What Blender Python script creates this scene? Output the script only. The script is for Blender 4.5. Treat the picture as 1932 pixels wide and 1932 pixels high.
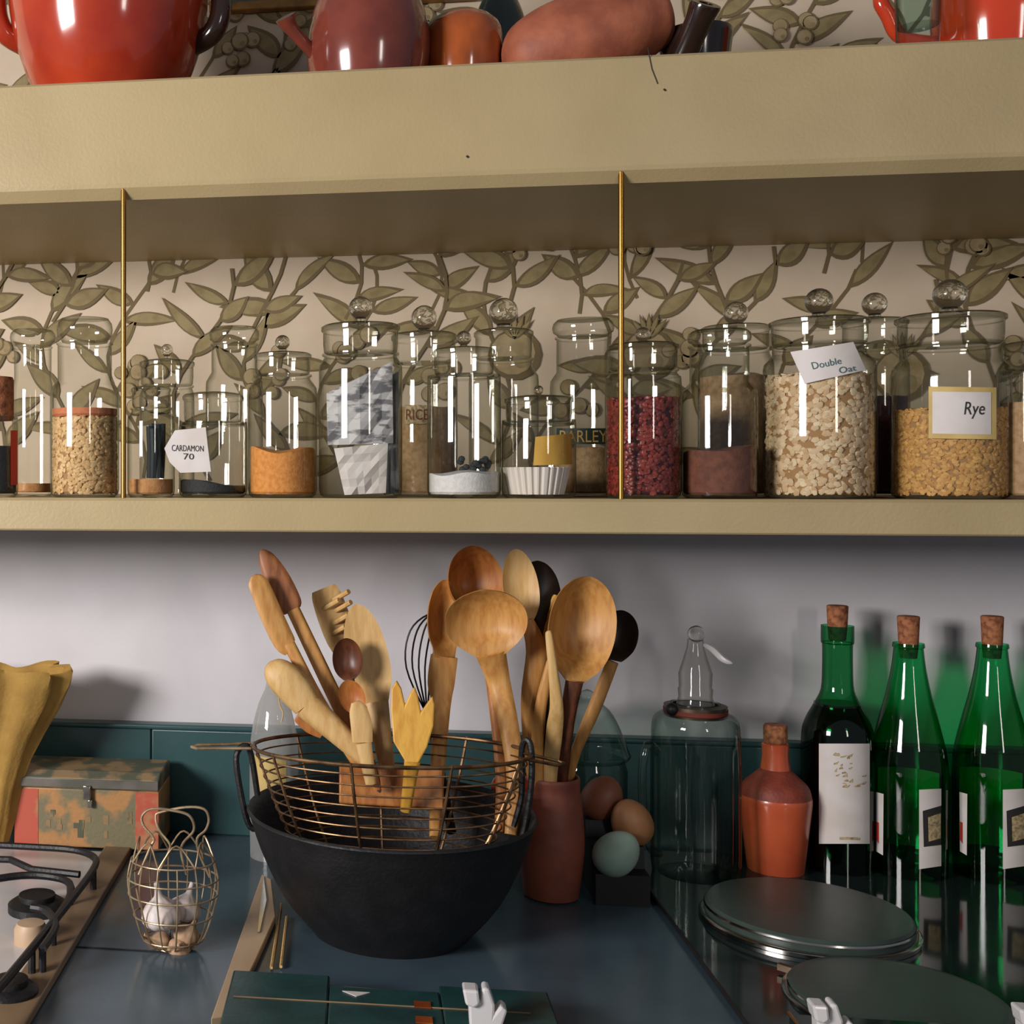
import bpy, math, random
from math import sin, cos, pi, sqrt, atan2, radians
from mathutils import Vector as V, noise as mnoise

for o in list(bpy.data.objects):
    bpy.data.objects.remove(o)
sc = bpy.context.scene
COL = sc.collection
random.seed(7)

# ------------------------------------------------------------------ camera
D, ZC, YAW, F, CX, CY = 1.65, 1.378, radians(8.26), 2300.0, 346.0, 905.0
cam_d = bpy.data.cameras.new('camera')
cam = bpy.data.objects.new('camera', cam_d)
COL.objects.link(cam)
cam.location = (0, -D, ZC)
cam.rotation_euler = (pi / 2, 0, YAW)
cam_d.sensor_width = 36
cam_d.sensor_fit = 'HORIZONTAL'
cam_d.lens = F / 1932 * 36
cam_d.shift_x = (966 - CX) / 1932
cam_d.shift_y = -(966 - CY) / 1932
cam_d.clip_start = 0.02
sc.camera = cam

# ------------------------------------------------------------------ world + lights + exposure
w = bpy.data.worlds.new('world')
sc.world = w
w.use_nodes = True
bg = w.node_tree.nodes['Background']
bg.inputs[0].default_value = (0.80, 0.86, 1.0, 1)
bg.inputs[1].default_value = 0.17


def area(name, loc, target, sx, sy, power, color):
    d = bpy.data.lights.new(name, 'AREA')
    d.shape = 'RECTANGLE'
    d.size, d.size_y, d.energy, d.color = sx, sy, power, color
    o = bpy.data.objects.new(name, d)
    COL.objects.link(o)
    o.location = loc
    o.rotation_euler = (V(target) - V(loc)).to_track_quat('-Z', 'Y').to_euler()
    return o


area('window_light', (-1.6, -1.95, 1.70), (0.15, -0.1, 1.35), 0.66, 0.50, 56, (1.0, 0.955, 0.93))
area('far_window_light', (1.2, -2.95, 1.85), (0.1, -0.2, 1.4), 0.22, 0.7, 8, (1.0, 0.93, 0.86))

sc.view_settings.view_transform = 'Standard'
sc.view_settings.look = 'None'
sc.view_settings.gamma = 1
sc.view_settings.use_curve_mapping = False
sc.view_settings.exposure = 0.0
sc.cycles.transparent_max_bounces = 40
sc.cycles.max_bounces = 14
sc.cycles.transmission_bounces = 10
sc.cycles.caustics_reflective = False
sc.cycles.caustics_refractive = False
sc.cycles.sample_clamp_indirect = 4

# ------------------------------------------------------------------ pixel <-> world helpers
FWD, RGT = V((-sin(YAW), cos(YAW), 0)), V((cos(YAW), sin(YAW), 0))
CAM = V((0, -D, ZC))


def ray(px, py):
    return FWD + RGT * ((px - CX) / F) + V((0, 0, (CY - py) / F))


def WY(px, py, Y):
    d = ray(px, py)
    return CAM + d * ((Y + D) / d.y)


def WZ(px, py, Z):
    d = ray(px, py)
    return CAM + d * ((Z - ZC) / d.z)


def MP(px, Y):                     # metres per pixel at that place
    return ((Y + D) / ray(px, CY).y) / F


def hit(px, py, ax, ay, R):        # first point of an upright cylinder under a pixel
    d = ray(px, py)
    ox, oy = -ax, -D - ay
    a = d.x * d.x + d.y * d.y
    b = 2 * (ox * d.x + oy * d.y)
    c = ox * ox + oy * oy - R * R
    q = b * b - 4 * a * c
    if q < 0:
        q = 0
    t = (-b - sqrt(q)) / (2 * a)
    return CAM + d * t


# ------------------------------------------------------------------ scene helpers
def tag(o, label, cat=None, group=None, kind=None):
    if label: o['label'] = label
    if cat: o['category'] = cat
    if group: o['group'] = group
    if kind: o['kind'] = kind
    return o


def thing(name, label, cat, loc, group=None):
    o = bpy.data.objects.new(name, None)
    o.empty_display_size = 0.02
    COL.objects.link(o)
    o.location = loc
    return tag(o, label, cat, group)


def origin(o):
    p = V((0, 0, 0))
    while o:
        p = p + o.location
        o = o.parent
    return p


def mk(name, geo, m, parent=None, loc=None, smooth=True, bevel=0, label=None):
    vs, fs = geo[0], geo[1]
    me = bpy.data.meshes.new(name)
    L = origin(parent) if parent else V(loc if loc is not None else (0, 0, 0))
    me.from_pydata([(v[0] - L.x, v[1] - L.y, v[2] - L.z) for v in vs], [], fs)
    ms = m if isinstance(m, (list, tuple)) else [m]
    for q in ms:
        me.materials.append(q)
    if len(geo) > 2:
        for p, i in zip(me.polygons, geo[2]):
            p.material_index = i
    if smooth:
        me.polygons.foreach_set('use_smooth', [True] * len(me.polygons))
        try:
            me.set_sharp_from_angle(angle=radians(40))
        except Exception:
            pass
    me.validate()
    me.update()
    o = bpy.data.objects.new(name, me)
    COL.objects.link(o)
    if parent:
        o.parent = parent
    else:
        o.location = L
    if bevel:
        b = o.modifiers.new('bevel', 'BEVEL')
        b.width, b.segments, b.limit_method = bevel, 2, 'ANGLE'
    if label:
        o['label'] = label
    return o


def join(*gs):
    vs, fs, mi = [], [], []
    for g in gs:
        n = len(vs)
        vs += list(g[0])
        fs += [tuple(i + n for i in f) for f in g[1]]
        mi += list(g[2]) if len(g) > 2 else [0] * len(g[1])
    return vs, fs, mi


def box(x0, x1, y0, y1, z0, z1):
    vs = [(x, y, z) for z in (z0, z1) for y in (y0, y1) for x in (x0, x1)]
    fs = [(0, 2, 3, 1), (4, 5, 7, 6), (0, 1, 5, 4), (2, 6, 7, 3), (0, 4, 6, 2), (1, 3, 7, 5)]
    return vs, fs


def obox(c, ux, uy, uz, hx, hy, hz):      # oriented box
    c, ux, uy, uz = V(c), V(ux).normalized(), V(uy).normalized(), V(uz).normalized()
    g = box(-hx, hx, -hy, hy, -hz, hz)
    return [c + ux * v[0] + uy * v[1] + uz * v[2] for v in g[0]], g[1]


def prism(pts, off):               # polygon (list of points) extruded along a vector
    n = len(pts)
    off = V(off)
    vs = [V(p) for p in pts] + [V(p) + off for p in pts]
    fs = [tuple(range(n - 1, -1, -1)), tuple(range(n, 2 * n))]
    fs += [(i, (i + 1) % n, n + (i + 1) % n, n + i) for i in range(n)]
    return vs, fs


def lathe(prof, c, seg=48, sx=1.0, sy=1.0, mod=None, axis=None):
    """prof: (r, z) from base to top; c = (x, y, z of zero)."""
    vs, fs = [], []
    for r, z in prof:
        for k in range(seg):
            a = 2 * pi * k / seg
            q = r * (mod(a, z) if mod else 1)
            vs.append((c[0] + q * cos(a) * sx, c[1] + q * sin(a) * sy, c[2] + z))
    for i in range(len(prof) - 1):
        for k in range(seg):
            k2 = (k + 1) % seg
            fs.append((i * seg + k, i * seg + k2, (i + 1) * seg + k2, (i + 1) * seg + k))
    if prof[0][0] > 1e-6: fs.append(tuple(range(seg - 1, -1, -1)))
    if prof[-1][0] > 1e-6: fs.append(tuple((len(prof) - 1) * seg + k for k in range(seg)))
    return vs, fs


def lathe_open(prof, c, seg=48, sx=1.0, sy=1.0):
    g = lathe(prof, c, seg, sx, sy)
    fs = [f for f in g[1] if len(f) == 4]
    return g[0], fs


def smooth_prof(p, n=4):
    out = []
    m = len(p)
    for i in range(m - 1):
        p0, p1, p2, p3 = p[max(i - 1, 0)], p[i], p[i + 1], p[min(i + 2, m - 1)]
        for k in range(n):
            t = k / n
            out.append(tuple(0.5 * ((2 * b) + (-a + c) * t + (2 * a - 5 * b + 4 * c - d) * t * t + (-a + 3 * b - 3 * c + d) * t ** 3)
                             for a, b, c, d in zip(p0, p1, p2, p3)))
    out.append(tuple(p[-1]))
    return out


def pprof(cx, Y, rows, zbase):     # rows of (half width px, py) -> (r, z above base)
    m = MP(cx, Y)
    return [(max(hw, 0) * m, WY(cx, py, Y).z - zbase) for hw, py in rows]


def ball(c, rx, ry=None, rz=None, seg=20, rot=None):
    ry = rx if ry is None else ry
    rz = rx if rz is None else rz
    vs, fs = [], []
    n = seg // 2
    for i in range(n + 1):
        th = pi * i / n
        for k in range(seg):
            a = 2 * pi * k / seg
            p = V((rx * sin(th) * cos(a), ry * sin(th) * sin(a), -rz * cos(th)))
            if rot: p = rot @ p
            vs.append(V(c) + p)
    for i in range(n):
        for k in range(seg):
            k2 = (k + 1) % seg
            fs.append((i * seg + k, i * seg + k2, (i + 1) * seg + k2, (i + 1) * seg + k))
    return vs, fs


def catmull(pts, n):
    return smooth_prof([tuple(p) for p in pts], n)


def tube(pts, r, seg=8, closed=False):
    pts = [V(p) for p in pts]
    rr = r if isinstance(r, (list, tuple)) else [r] * len(pts)
    n = len(pts)
    vs, fs = [], []
    up = None
    for i, p in enumerate(pts):
        a = pts[(i - 1) % n] if (closed or i > 0) else p
        b = pts[(i + 1) % n] if (closed or i < n - 1) else p
        t = (b - a)
        t = t.normalized() if t.length > 1e-9 else V((0, 0, 1))
        if up is None:
            up = t.orthogonal().normalized()
        up = (up - t * up.dot(t))
        up = up.normalized() if up.length > 1e-6 else t.orthogonal().normalized()
        s = t.cross(up)
        for k in range(seg):
            an = 2 * pi * k / seg
            vs.append(p + (up * cos(an) + s * sin(an)) * rr[i])
    m = n if closed else n - 1
    for i in range(m):
        j = (i + 1) % n
        for k in range(seg):
            k2 = (k + 1) % seg
            fs.append((i * seg + k, i * seg + k2, j * seg + k2, j * seg + k))
    if not closed:
        fs.append(tuple(range(seg - 1, -1, -1)))
        fs.append(tuple((n - 1) * seg + k for k in range(seg)))
    return vs, fs


def loft(st, n=5, M=7, roll=0.0):
    """st: stations (px, py, Y, width px, thickness px, dish px): a carved wooden blade / bowl / handle."""
    S = catmull(st, n)
    P = [WY(s[0], s[1], s[2]) for s in S]
    vs, fs = [], []
    L = 2 * (M + 1)
    for i, s in enumerate(S):
        t = (P[min(i + 1, len(P) - 1)] - P[max(i - 1, 0)]).normalized()
        nv = (CAM - P[i]).normalized()
        nv = (nv - t * nv.dot(t)).normalized()
        rt = t.cross(nv)
        if roll:
            nv, rt = nv * cos(roll) + rt * sin(roll), rt * cos(roll) - nv * sin(roll)
        mpx = MP(s[0], s[2])
        hw, th, di = max(s[3], 0.4) * mpx / 2, max(s[4], 0.4) * mpx / 2, s[5] * mpx
        for k in range(M + 1):
            a = -1 + 2 * k / M
            e = sqrt(max(0, 1 - abs(a) ** 2.6))
            vs.append(P[i] + rt * (hw * a) + nv * (th * ((0.25 + 0.75 * e) if di <= 0 else 0.4) - di * (1 - a * a)))
        for k in range(M, -1, -1):
            a = -1 + 2 * k / M
            e = sqrt(max(0, 1 - abs(a) ** 2.6))
            vs.append(P[i] + rt * (hw * a) - nv * (th * (0.25 + 0.75 * e) + di * (1 - a * a) * 1.05))
    for i in range(len(S) - 1):
        for k in range(L):
            k2 = (k + 1) % L
            fs.append((i * L + k, i * L + k2, (i + 1) * L + k2, (i + 1) * L + k))
    fs.append(tuple(range(L - 1, -1, -1)))
    fs.append(tuple((len(S) - 1) * L + k for k in range(L)))
    return vs, fs


def oval(x0, y0, Y0, x1, y1, Y1, wmax, th, dish, w0=0.25, p=0.85, n=11):
    """stations of a spoon bowl from neck to tip."""
    tab = [(0, w0), (.06, w0 * .6 + .27), (.15, .68), (.28, .88), (.42, .98), (.55, 1.0), (.68, .955), (.8, .83), (.89, .65), (.95, .45), (.985, .24), (1.0, .06)]
    out = []
    for s, q in tab:
        s2 = s ** (1.0 / p) if p != 1 else s
        out.append((x0 + (x1 - x0) * s2, y0 + (y1 - y0) * s2, Y0 + (Y1 - Y0) * s2, wmax * q, th, dish * q * q * min(1, s * 4)))
    return out


# ------------------------------------------------------------------ materials
def lin(r, g, b):
    f = lambda c: (c / 255 / 12.92) if c / 255 <= 0.04045 else ((c / 255 + 0.055) / 1.055) ** 2.4
    return (f(r), f(g), f(b), 1)


def mat(name, rgb, rough=0.5, metal=0.0, rgb2=None, scale=30, bump=0.0, bscale=200, stretch=None, lo=0.4, hi=0.65, spec=0.5, coat=0.0, random_island=False, emis=None):
    m = bpy.data.materials.new(name)
    m.use_nodes = True
    nt = m.node_tree
    b = nt.nodes['Principled BSDF']
    b.inputs['Base Color'].default_value = lin(*rgb)
    b.inputs['Roughness'].default_value = rough
    b.inputs['Metallic'].default_value = metal
    b.inputs['Specular IOR Level'].default_value = spec
    b.inputs['Coat Weight'].default_value = coat
    b.inputs['Coat Roughness'].default_value = 0.08
    tc = nt.nodes.new('ShaderNodeTexCoord')
    mp = nt.nodes.new('ShaderNodeMapping')
    nt.links.new(tc.outputs['Object'], mp.inputs[0])
    if stretch: mp.inputs['Scale'].default_value = stretch
    if rgb2:
        mx = nt.nodes.new('ShaderNodeMix')
        mx.data_type = 'RGBA'
        mx.inputs[6].default_value = lin(*rgb)
        mx.inputs[7].default_value = lin(*rgb2)
        if random_island:
            g = nt.nodes.new('ShaderNodeNewGeometry')
            nt.links.new(g.outputs['Random Per Island'], mx.inputs[0])
        else:
            n = nt.nodes.new('ShaderNodeTexNoise')
            n.inputs['Scale'].default_value = scale
            n.inputs['Detail'].default_value = 5
            nt.links.new(mp.outputs[0], n.inputs['Vector'])
            r = nt.nodes.new('ShaderNodeValToRGB')
            r.color_ramp.elements[0].position, r.color_ramp.elements[1].position = lo, hi
            nt.links.new(n.outputs[0], r.inputs[0])
            nt.links.new(r.outputs[0], mx.inputs[0])
        nt.links.new(mx.outputs[2], b.inputs['Base Color'])
    if bump:
        n2 = nt.nodes.new('ShaderNodeTexNoise')
        n2.inputs['Scale'].default_value = bscale
        n2.inputs['Detail'].default_value = 3
        nt.links.new(mp.outputs[0], n2.inputs['Vector'])
        bp = nt.nodes.new('ShaderNodeBump')
        bp.inputs['Strength'].default_value = bump
        bp.inputs['Distance'].default_value = 0.002
        nt.links.new(n2.outputs[0], bp.inputs['Height'])
        nt.links.new(bp.outputs[0], b.inputs['Normal'])
    return m


def thin_glass(name, mid, edge, base=0.055, gain=0.75, rough=0.03, milky=0.0):
    """A thin wall of glass: clear when looked at squarely, deeper in tint and shinier at a glance."""
    m = bpy.data.materials.new(name)
    m.use_nodes = True
    nt = m.node_tree
    nt.nodes.remove(nt.nodes['Principled BSDF'])
    out = nt.nodes['Material Output']
    lw = nt.nodes.new('ShaderNodeLayerWeight')
    lw.inputs[0].default_value = 0.5
    rp = nt.nodes.new('ShaderNodeValToRGB')
    rp.color_ramp.elements[0].position, rp.color_ramp.elements[1].position = 0.35, 0.95
    rp.color_ramp.elements[0].color = (*mid, 1)
    rp.color_ramp.elements[1].color = (*edge, 1)
    nt.links.new(lw.outputs['Facing'], rp.inputs[0])
    tr = nt.nodes.new('ShaderNodeBsdfTransparent')
    nt.links.new(rp.outputs[0], tr.inputs[0])
    gl = nt.nodes.new('ShaderNodeBsdfGlossy')
    gl.inputs['Roughness'].default_value = rough
    pw = nt.nodes.new('ShaderNodeMath'); pw.operation = 'POWER'; pw.inputs[1].default_value = 4.5
    nt.links.new(lw.outputs['Facing'], pw.inputs[0])
    ml = nt.nodes.new('ShaderNodeMath'); ml.operation = 'MULTIPLY_ADD'
    ml.inputs[1].default_value, ml.inputs[2].default_value = gain, base
    nt.links.new(pw.outputs[0], ml.inputs[0])
    mx = nt.nodes.new('ShaderNodeMixShader')
    nt.links.new(ml.outputs[0], mx.inputs[0])
    nt.links.new(tr.outputs[0], mx.inputs[1])
    nt.links.new(gl.outputs[0], mx.inputs[2])
    last = mx
    if milky:
        df = nt.nodes.new('ShaderNodeBsdfTranslucent')
        df.inputs[0].default_value = (.85, .84, .82, 1)
        d2 = nt.nodes.new('ShaderNodeBsdfDiffuse')
        d2.inputs[0].default_value = (.85, .84, .82, 1)
        m1 = nt.nodes.new('ShaderNodeMixShader')
        nt.links.new(df.outputs[0], m1.inputs[1]); nt.links.new(d2.outputs[0], m1.inputs[2])
        last = nt.nodes.new('ShaderNodeMixShader')
        last.inputs[0].default_value = milky
        nt.links.new(mx.outputs[0], last.inputs[1]); nt.links.new(m1.outputs[0], last.inputs[2])
    nt.links.new(last.outputs[0], out.inputs[0])
    return m


def solid_glass(name, col, rough=0.0):
    m = bpy.data.materials.new(name)
    m.use_nodes = True
    b = m.node_tree.nodes['Principled BSDF']
    b.inputs['Base Color'].default_value = (*col, 1)
    b.inputs['Roughness'].default_value = rough
    b.inputs['Transmission Weight'].default_value = 1
    b.inputs['IOR'].default_value = 1.47
    return m


M = {
    'paint': mat('cream_wall_paint', (220, 216, 220), 0.7, rgb2=(213, 209, 212), scale=9, bump=0.08, bscale=160),
    'paper': mat('wallpaper_ground', (206, 188, 164), 0.8, rgb2=(198, 179, 154), scale=14, bump=0.05),
    'leaf': mat('wallpaper_leaf', (150, 134, 94), 0.8, rgb2=(132, 116, 78), scale=60),
    'leafd': mat('wallpaper_outline', (112, 96, 64), 0.8),
    'fruit': mat('wallpaper_fruit', (172, 152, 116), 0.8, rgb2=(150, 130, 92), scale=50),
    'shelf': mat('cream_gloss_paint', (180, 160, 118), 0.42, rgb2=(172, 152, 111), scale=7, bump=0.12, bscale=300),
    'green': mat('dark_green_gloss_board', (58, 88, 90), 0.3, rgb2=(50, 78, 80), scale=12, bump=0.05, bscale=90),
    'top': mat('dark_green_worktop', (74, 92, 102), 0.2, rgb2=(64, 80, 90), scale=9, bump=0.03, bscale=260),
    'cook': mat('dark_glossy_enamel', (32, 44, 42), 0.08, rgb2=(26, 37, 36), scale=8),
    'plate': mat('hotplate_lid_enamel', (62, 74, 68), 0.34, rgb2=(54, 66, 60), scale=20),
    'brass': mat('brass_rod', (172, 126, 62), 0.28, 1.0),
    'chrome': mat('polished_steel', (190, 186, 180), 0.16, 1.0),
    'steel': mat('worn_steel', (128, 112, 96), 0.38, 1.0, rgb2=(100, 84, 70), scale=25),
    'iron': mat('black_iron', (20, 19, 21), 0.5, 0.0, rgb2=(28, 26, 28), scale=40, bump=0.3, bscale=240),
    'wire': mat('tarnished_wire', (150, 118, 84), 0.38, 0.85, rgb2=(96, 72, 54), scale=60),
    'wirep': mat('pale_wire', (186, 164, 132), 0.4, 0.6, rgb2=(140, 116, 88), scale=60),
    'wired': mat('dark_wire', (46, 42, 40), 0.35, 0.9),
    'wood': mat('yellow_beech', (206, 152, 84), 0.48, rgb2=(184, 126, 62), scale=40, stretch=(4, 4, 0.6), bump=0.1),
    'woodp': mat('pale_wood', (214, 176, 116), 0.5, rgb2=(198, 154, 92), scale=40, stretch=(4, 4, 0.6), bump=0.1),
    'woodo': mat('orange_wood', (192, 126, 64), 0.46, rgb2=(168, 100, 46), scale=40, stretch=(4, 4, 0.6), bump=0.1),
    'woodd': mat('dark_stained_wood', (104, 58, 36), 0.42, rgb2=(70, 40, 26), scale=40, stretch=(4, 4, 0.6)),
    'woody': mat('golden_wood', (222, 170, 70), 0.5, rgb2=(206, 146, 52), scale=40, stretch=(4, 4, 0.6), bump=0.1),
    'woodm': mat('mid_brown_wood', (160, 100, 58), 0.45, rgb2=(122, 72, 42), scale=40, stretch=(4, 4, 0.6)),
    'woodb': mat('blackened_wood', (40, 30, 26), 0.4, rgb2=(56, 40, 32), scale=30),
    'boardl': mat('pale_worn_board', (196, 164, 128), 0.35, rgb2=(176, 142, 104), scale=18, stretch=(1, .3, 1)),
    'rack': mat('matt_black_paint', (14, 14, 17), 0.6),
    'board': mat('worn_tan_strip', (138, 112, 84), 0.4, rgb2=(110, 88, 66), scale=18, stretch=(1, .3, 1)),
    'cork': mat('cork', (176, 112, 72), 0.8, rgb2=(120, 66, 40), scale=160, bump=0.4, bscale=400),
    'redglaze': mat('red_glazed_earthenware', (176, 62, 34), 0.14, rgb2=(156, 46, 28), scale=12, coat=0.6),
    'redpot': mat('scarlet_glaze', (206, 68, 36), 0.12, rgb2=(196, 56, 30), scale=12, coat=0.6),
    'brownglaze': mat('brown_red_glaze', (128, 62, 48), 0.16, rgb2=(104, 46, 38), scale=16, coat=0.6),
    'orangeglaze': mat('amber_glaze', (170, 84, 34), 0.14, rgb2=(120, 56, 26), scale=20, coat=0.6),
    'blackglaze': mat('dark_brown_glaze', (44, 28, 22), 0.16, rgb2=(30, 22, 20), scale=20, coat=0.6),
    'terra': mat('raw_terracotta', (172, 98, 68), 0.6, rgb2=(144, 76, 54), scale=26, bump=0.25, bscale=120),
    'terrab': mat('terracotta_jug', (150, 82, 60), 0.5, rgb2=(126, 66, 52), scale=26, bump=0.15, bscale=120),
    'orangebottle': mat('orange_clay_glaze', (200, 92, 56), 0.32, rgb2=(186, 78, 46), scale=22, coat=0.3),
    'orangeshoulder': mat('matt_red_clay', (142, 62, 44), 0.6, rgb2=(124, 52, 38), scale=60, bump=0.4, bscale=260),
    'darkgreen': mat('dark_green_glaze', (28, 40, 34), 0.2, coat=0.4),
    'cloth': mat('mustard_cloth', (178, 140, 68), 0.85, rgb2=(152, 116, 54), scale=16, bump=0.25, bscale=220),
    'tin': mat('peeling_tin_paint', (176, 128, 78), 0.5, rgb2=(120, 112, 84), scale=26, lo=0.45, hi=0.55, bump=0.2),
    'tinred': mat('faded_red_paint', (186, 86, 66), 0.5, rgb2=(180, 124, 86), scale=34, lo=0.48, hi=0.6),
    'tinlid': mat('worn_tin_lid', (84, 88, 70), 0.45, rgb2=(146, 120, 84), scale=22, lo=0.48, hi=0.56),
    'tinrim': mat('grey_tin_rim', (118, 112, 104), 0.4, rgb2=(92, 92, 82), scale=24, metal=0.3),
    'white': mat('white_enamel_and_reflection', (214, 210, 210), 0.2, rgb2=(206, 200, 198), scale=20),
    'label': mat('white_paper_label', (216, 208, 204), 0.7, rgb2=(206, 196, 188), scale=30),
    'labely': mat('yellowed_paper', (206, 178, 110), 0.7, rgb2=(190, 160, 96), scale=40),
    'news': mat('newsprint', (200, 196, 196), 0.8, rgb2=(120, 118, 122), scale=55, stretch=(.7, 1, 2.2), lo=0.5, hi=0.58),
    'newsd': mat('grey_newsprint', (150, 152, 156), 0.8, rgb2=(96, 106, 112), scale=30),
    'ink': mat('dark_ink', (38, 36, 34), 0.7),
    'inkg': mat('blue_green_ink', (52, 96, 100), 0.7),
    'inkr': mat('red_brown_ink', (110, 44, 26), 0.7),
    'gold': mat('gold_letter', (206, 160, 80), 0.5),
    'goldf': mat('gilded_frame', (164, 118, 56), 0.4, 0.4, rgb2=(120, 86, 44), scale=40),
    'pic': mat('green_grey_print', (96, 112, 96), 0.6, rgb2=(74, 90, 78), scale=20),
    'bandg': mat('dark_green_band', (34, 52, 46), 0.5),
    'redink': mat('red_print', (186, 52, 36), 0.6),
    'tan': mat('tan_print', (186, 164, 122), 0.7, rgb2=(120, 104, 76), scale=260),
    'egg1': mat('brown_eggshell', (150, 92, 66), 0.5, rgb2=(140, 84, 60), scale=60),
    'egg2': mat('tan_eggshell', (176, 124, 82), 0.5, rgb2=(166, 114, 74), scale=60),
    'egg3': mat('pale_green_eggshell', (166, 190, 172), 0.5, rgb2=(156, 182, 164), scale=60),
    'garlic': mat('white_garlic_skin', (222, 212, 208), 0.55, rgb2=(204, 184, 172), scale=40, stretch=(3, 3, .5)),
    'garlicp': mat('papery_garlic_skin', (196, 160, 128), 0.6, rgb2=(170, 130, 100), scale=60),
    'cane': mat('beige_knob', (190, 160, 130), 0.5),
    # contents
    'c_grain': mat('pale_grain', (232, 198, 146), 0.7, rgb2=(200, 156, 102), random_island=True),
    'c_oat': mat('rolled_oats', (236, 214, 180), 0.75, rgb2=(206, 170, 128), random_island=True),
    'c_rye': mat('golden_grain', (222, 174, 104), 0.7, rgb2=(190, 138, 74), random_island=True),
    'c_bean': mat('red_beans', (148, 56, 46), 0.38, rgb2=(104, 36, 31), random_island=True),
    'c_core': mat('grain_core', (168, 128, 84), 0.9),
    'c_redcore': mat('bean_core', (60, 14, 16), 0.9),
    'c_layer': mat('coral_powder', (206, 128, 86), 0.9, rgb2=(196, 116, 74), scale=200),
    'c_orange': mat('orange_lentil_flour', (226, 152, 76), 0.85, rgb2=(206, 128, 56), scale=200, bump=0.3, bscale=500),
    'c_white': mat('white_sugar', (228, 224, 224), 0.8, rgb2=(214, 210, 210), scale=200, bump=0.3, bscale=500),
    'c_brown': mat('brown_powder', (120, 72, 54), 0.9, rgb2=(100, 58, 44), scale=120, bump=0.3, bscale=500),
    'c_black': mat('black_seeds', (26, 32, 32), 0.6, rgb2=(40, 44, 40), random_island=True),
    'c_blackp': mat('black_leaf_tea', (24, 30, 30), 0.7, rgb2=(40, 36, 36), scale=200, bump=0.5, bscale=500),
    'c_beige': mat('beige_meal', (188, 154, 116), 0.85, rgb2=(164, 128, 90), scale=160, bump=0.3, bscale=500),
    'c_tan': mat('tan_powder', (196, 140, 88), 0.85, rgb2=(176, 120, 70), scale=160, bump=0.3, bscale=500),
    'c_dred': mat('dark_red_pulses', (84, 30, 30), 0.6, rgb2=(56, 20, 22), scale=200, bump=0.5, bscale=400),
    'c_yellow': mat('yellow_packet', (214, 168, 70), 0.6, rgb2=(196, 144, 48), scale=60, stretch=(1, 1, .3)),
    'c_liner': mat('white_pleated_paper', (226, 216, 208), 0.8),
    'wine': mat('dark_red_wine', (10, 8, 10), 0.1),
    'seendark': mat('seen_through_dark', (34, 46, 46), 0.6, rgb2=(24, 34, 34), scale=60, stretch=(4, 4, .4)),
    # glass
    'glass': thin_glass('clear_jar_glass', (0.95, 0.955, 0.93), (0.34, 0.36, 0.28)),
    'glassg': thin_glass('greenish_glass', (0.84, 0.92, 0.88), (0.2, 0.32, 0.28)),
    'glasst': thin_glass('frosted_milky_glass', (0.82, 0.82, 0.8), (0.6, 0.58, 0.52), 0.12, milky=.38),
    'bottleg': thin_glass('green_bottle_glass', (0.10, 0.66, 0.32), (0.02, 0.16, 0.08), 0.05, 0.5),
    'bottled': thin_glass('deep_green_bottle_glass', (0.12, 0.52, 0.26), (0.02, 0.10, 0.05), 0.05, 0.5),
    'knob': solid_glass('solid_glass_knob', (0.9, 0.91, 0.86)),
}

# ------------------------------------------------------------------ setting
WT, ST, SB, TB, TT, SF = 0.90, 1.3586, 1.3235, 1.678, 1.804, -0.375   # worktop, jar shelf top/bottom, top shelf bottom/top, shelf front

# wall with the papered part above the jar shelf: one mesh, print included
rng = random.Random(21)
wp = [box(-1.7, 2.0, 0.0, 0.1, 0.0, 1.345) + ([0] * 6,), box(-1.7, 2.0, 0.0, 0.1, 1.345, 2.6) + ([1] * 6,)]


def flat(pts, dy, mi):
    return [(p[0], -dy, p[1]) for p in pts], [tuple(range(len(pts)))], [mi]


def wleaf(x, z, ang, L, Wd, bend, lvl):
    out = []
    for sc_, dy, mi, sh in ((1.0, 0.0004 + lvl, 3, 0), (0.8, 0.0007 + lvl, 2, 0.08)):
        a, b = [], []
        n = 8
        for i in range(n + 1):
            s = i / n
            q = sin(pi * s ** 0.8) * Wd * sc_
            cx_ = L * (0.5 + (s - 0.5) * sc_)
            cz = bend * L * (s * s) * 0.6
            a.append((cx_, cz + q)); b.append((cx_, cz - q * (0.75 if mi == 2 else 1)))
        poly = a + b[::-1][1:-1]
        ca, sa = cos(ang), sin(ang)
        poly = [(x + p[0] * ca - p[1] * sa, z + p[0] * sa + p[1] * ca) for p in poly]
        out.append(flat(poly, dy, mi))
    return out


def wberry(x, z, r, lvl):
    o = []
    for q, dy, mi, off in ((1, 0.0005, 3, 0), (0.84, 0.0008, 4, -0.06), (0.28, 0.001, 2, 0.25)):
        o.append(flat([(x + r * off + r * q * cos(k * pi / 7), z - r * off + r * q * sin(k * pi / 7)) for k in range(14)], dy + lvl, mi))
    return o


def wstem(pts, wd, lvl):
    vs, fs = [], []
    for i, (x, z) in enumerate(pts):
        a, b = pts[max(0, i - 1)], pts[min(len(pts) - 1, i + 1)]
        dx, dz = b[0] - a[0], b[1] - a[1]
        l = sqrt(dx * dx + dz * dz) or 1
        vs += [(x - dz / l * wd, -0.0003 - lvl, z + dx / l * wd), (x + dz / l * wd, -0.0003 - lvl, z - dx / l * wd)]
    for i in range(len(pts) - 1):
        fs.append((2 * i, 2 * i + 1, 2 * i + 3, 2 * i + 2))
    return vs, fs, [3] * len(fs)


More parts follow.
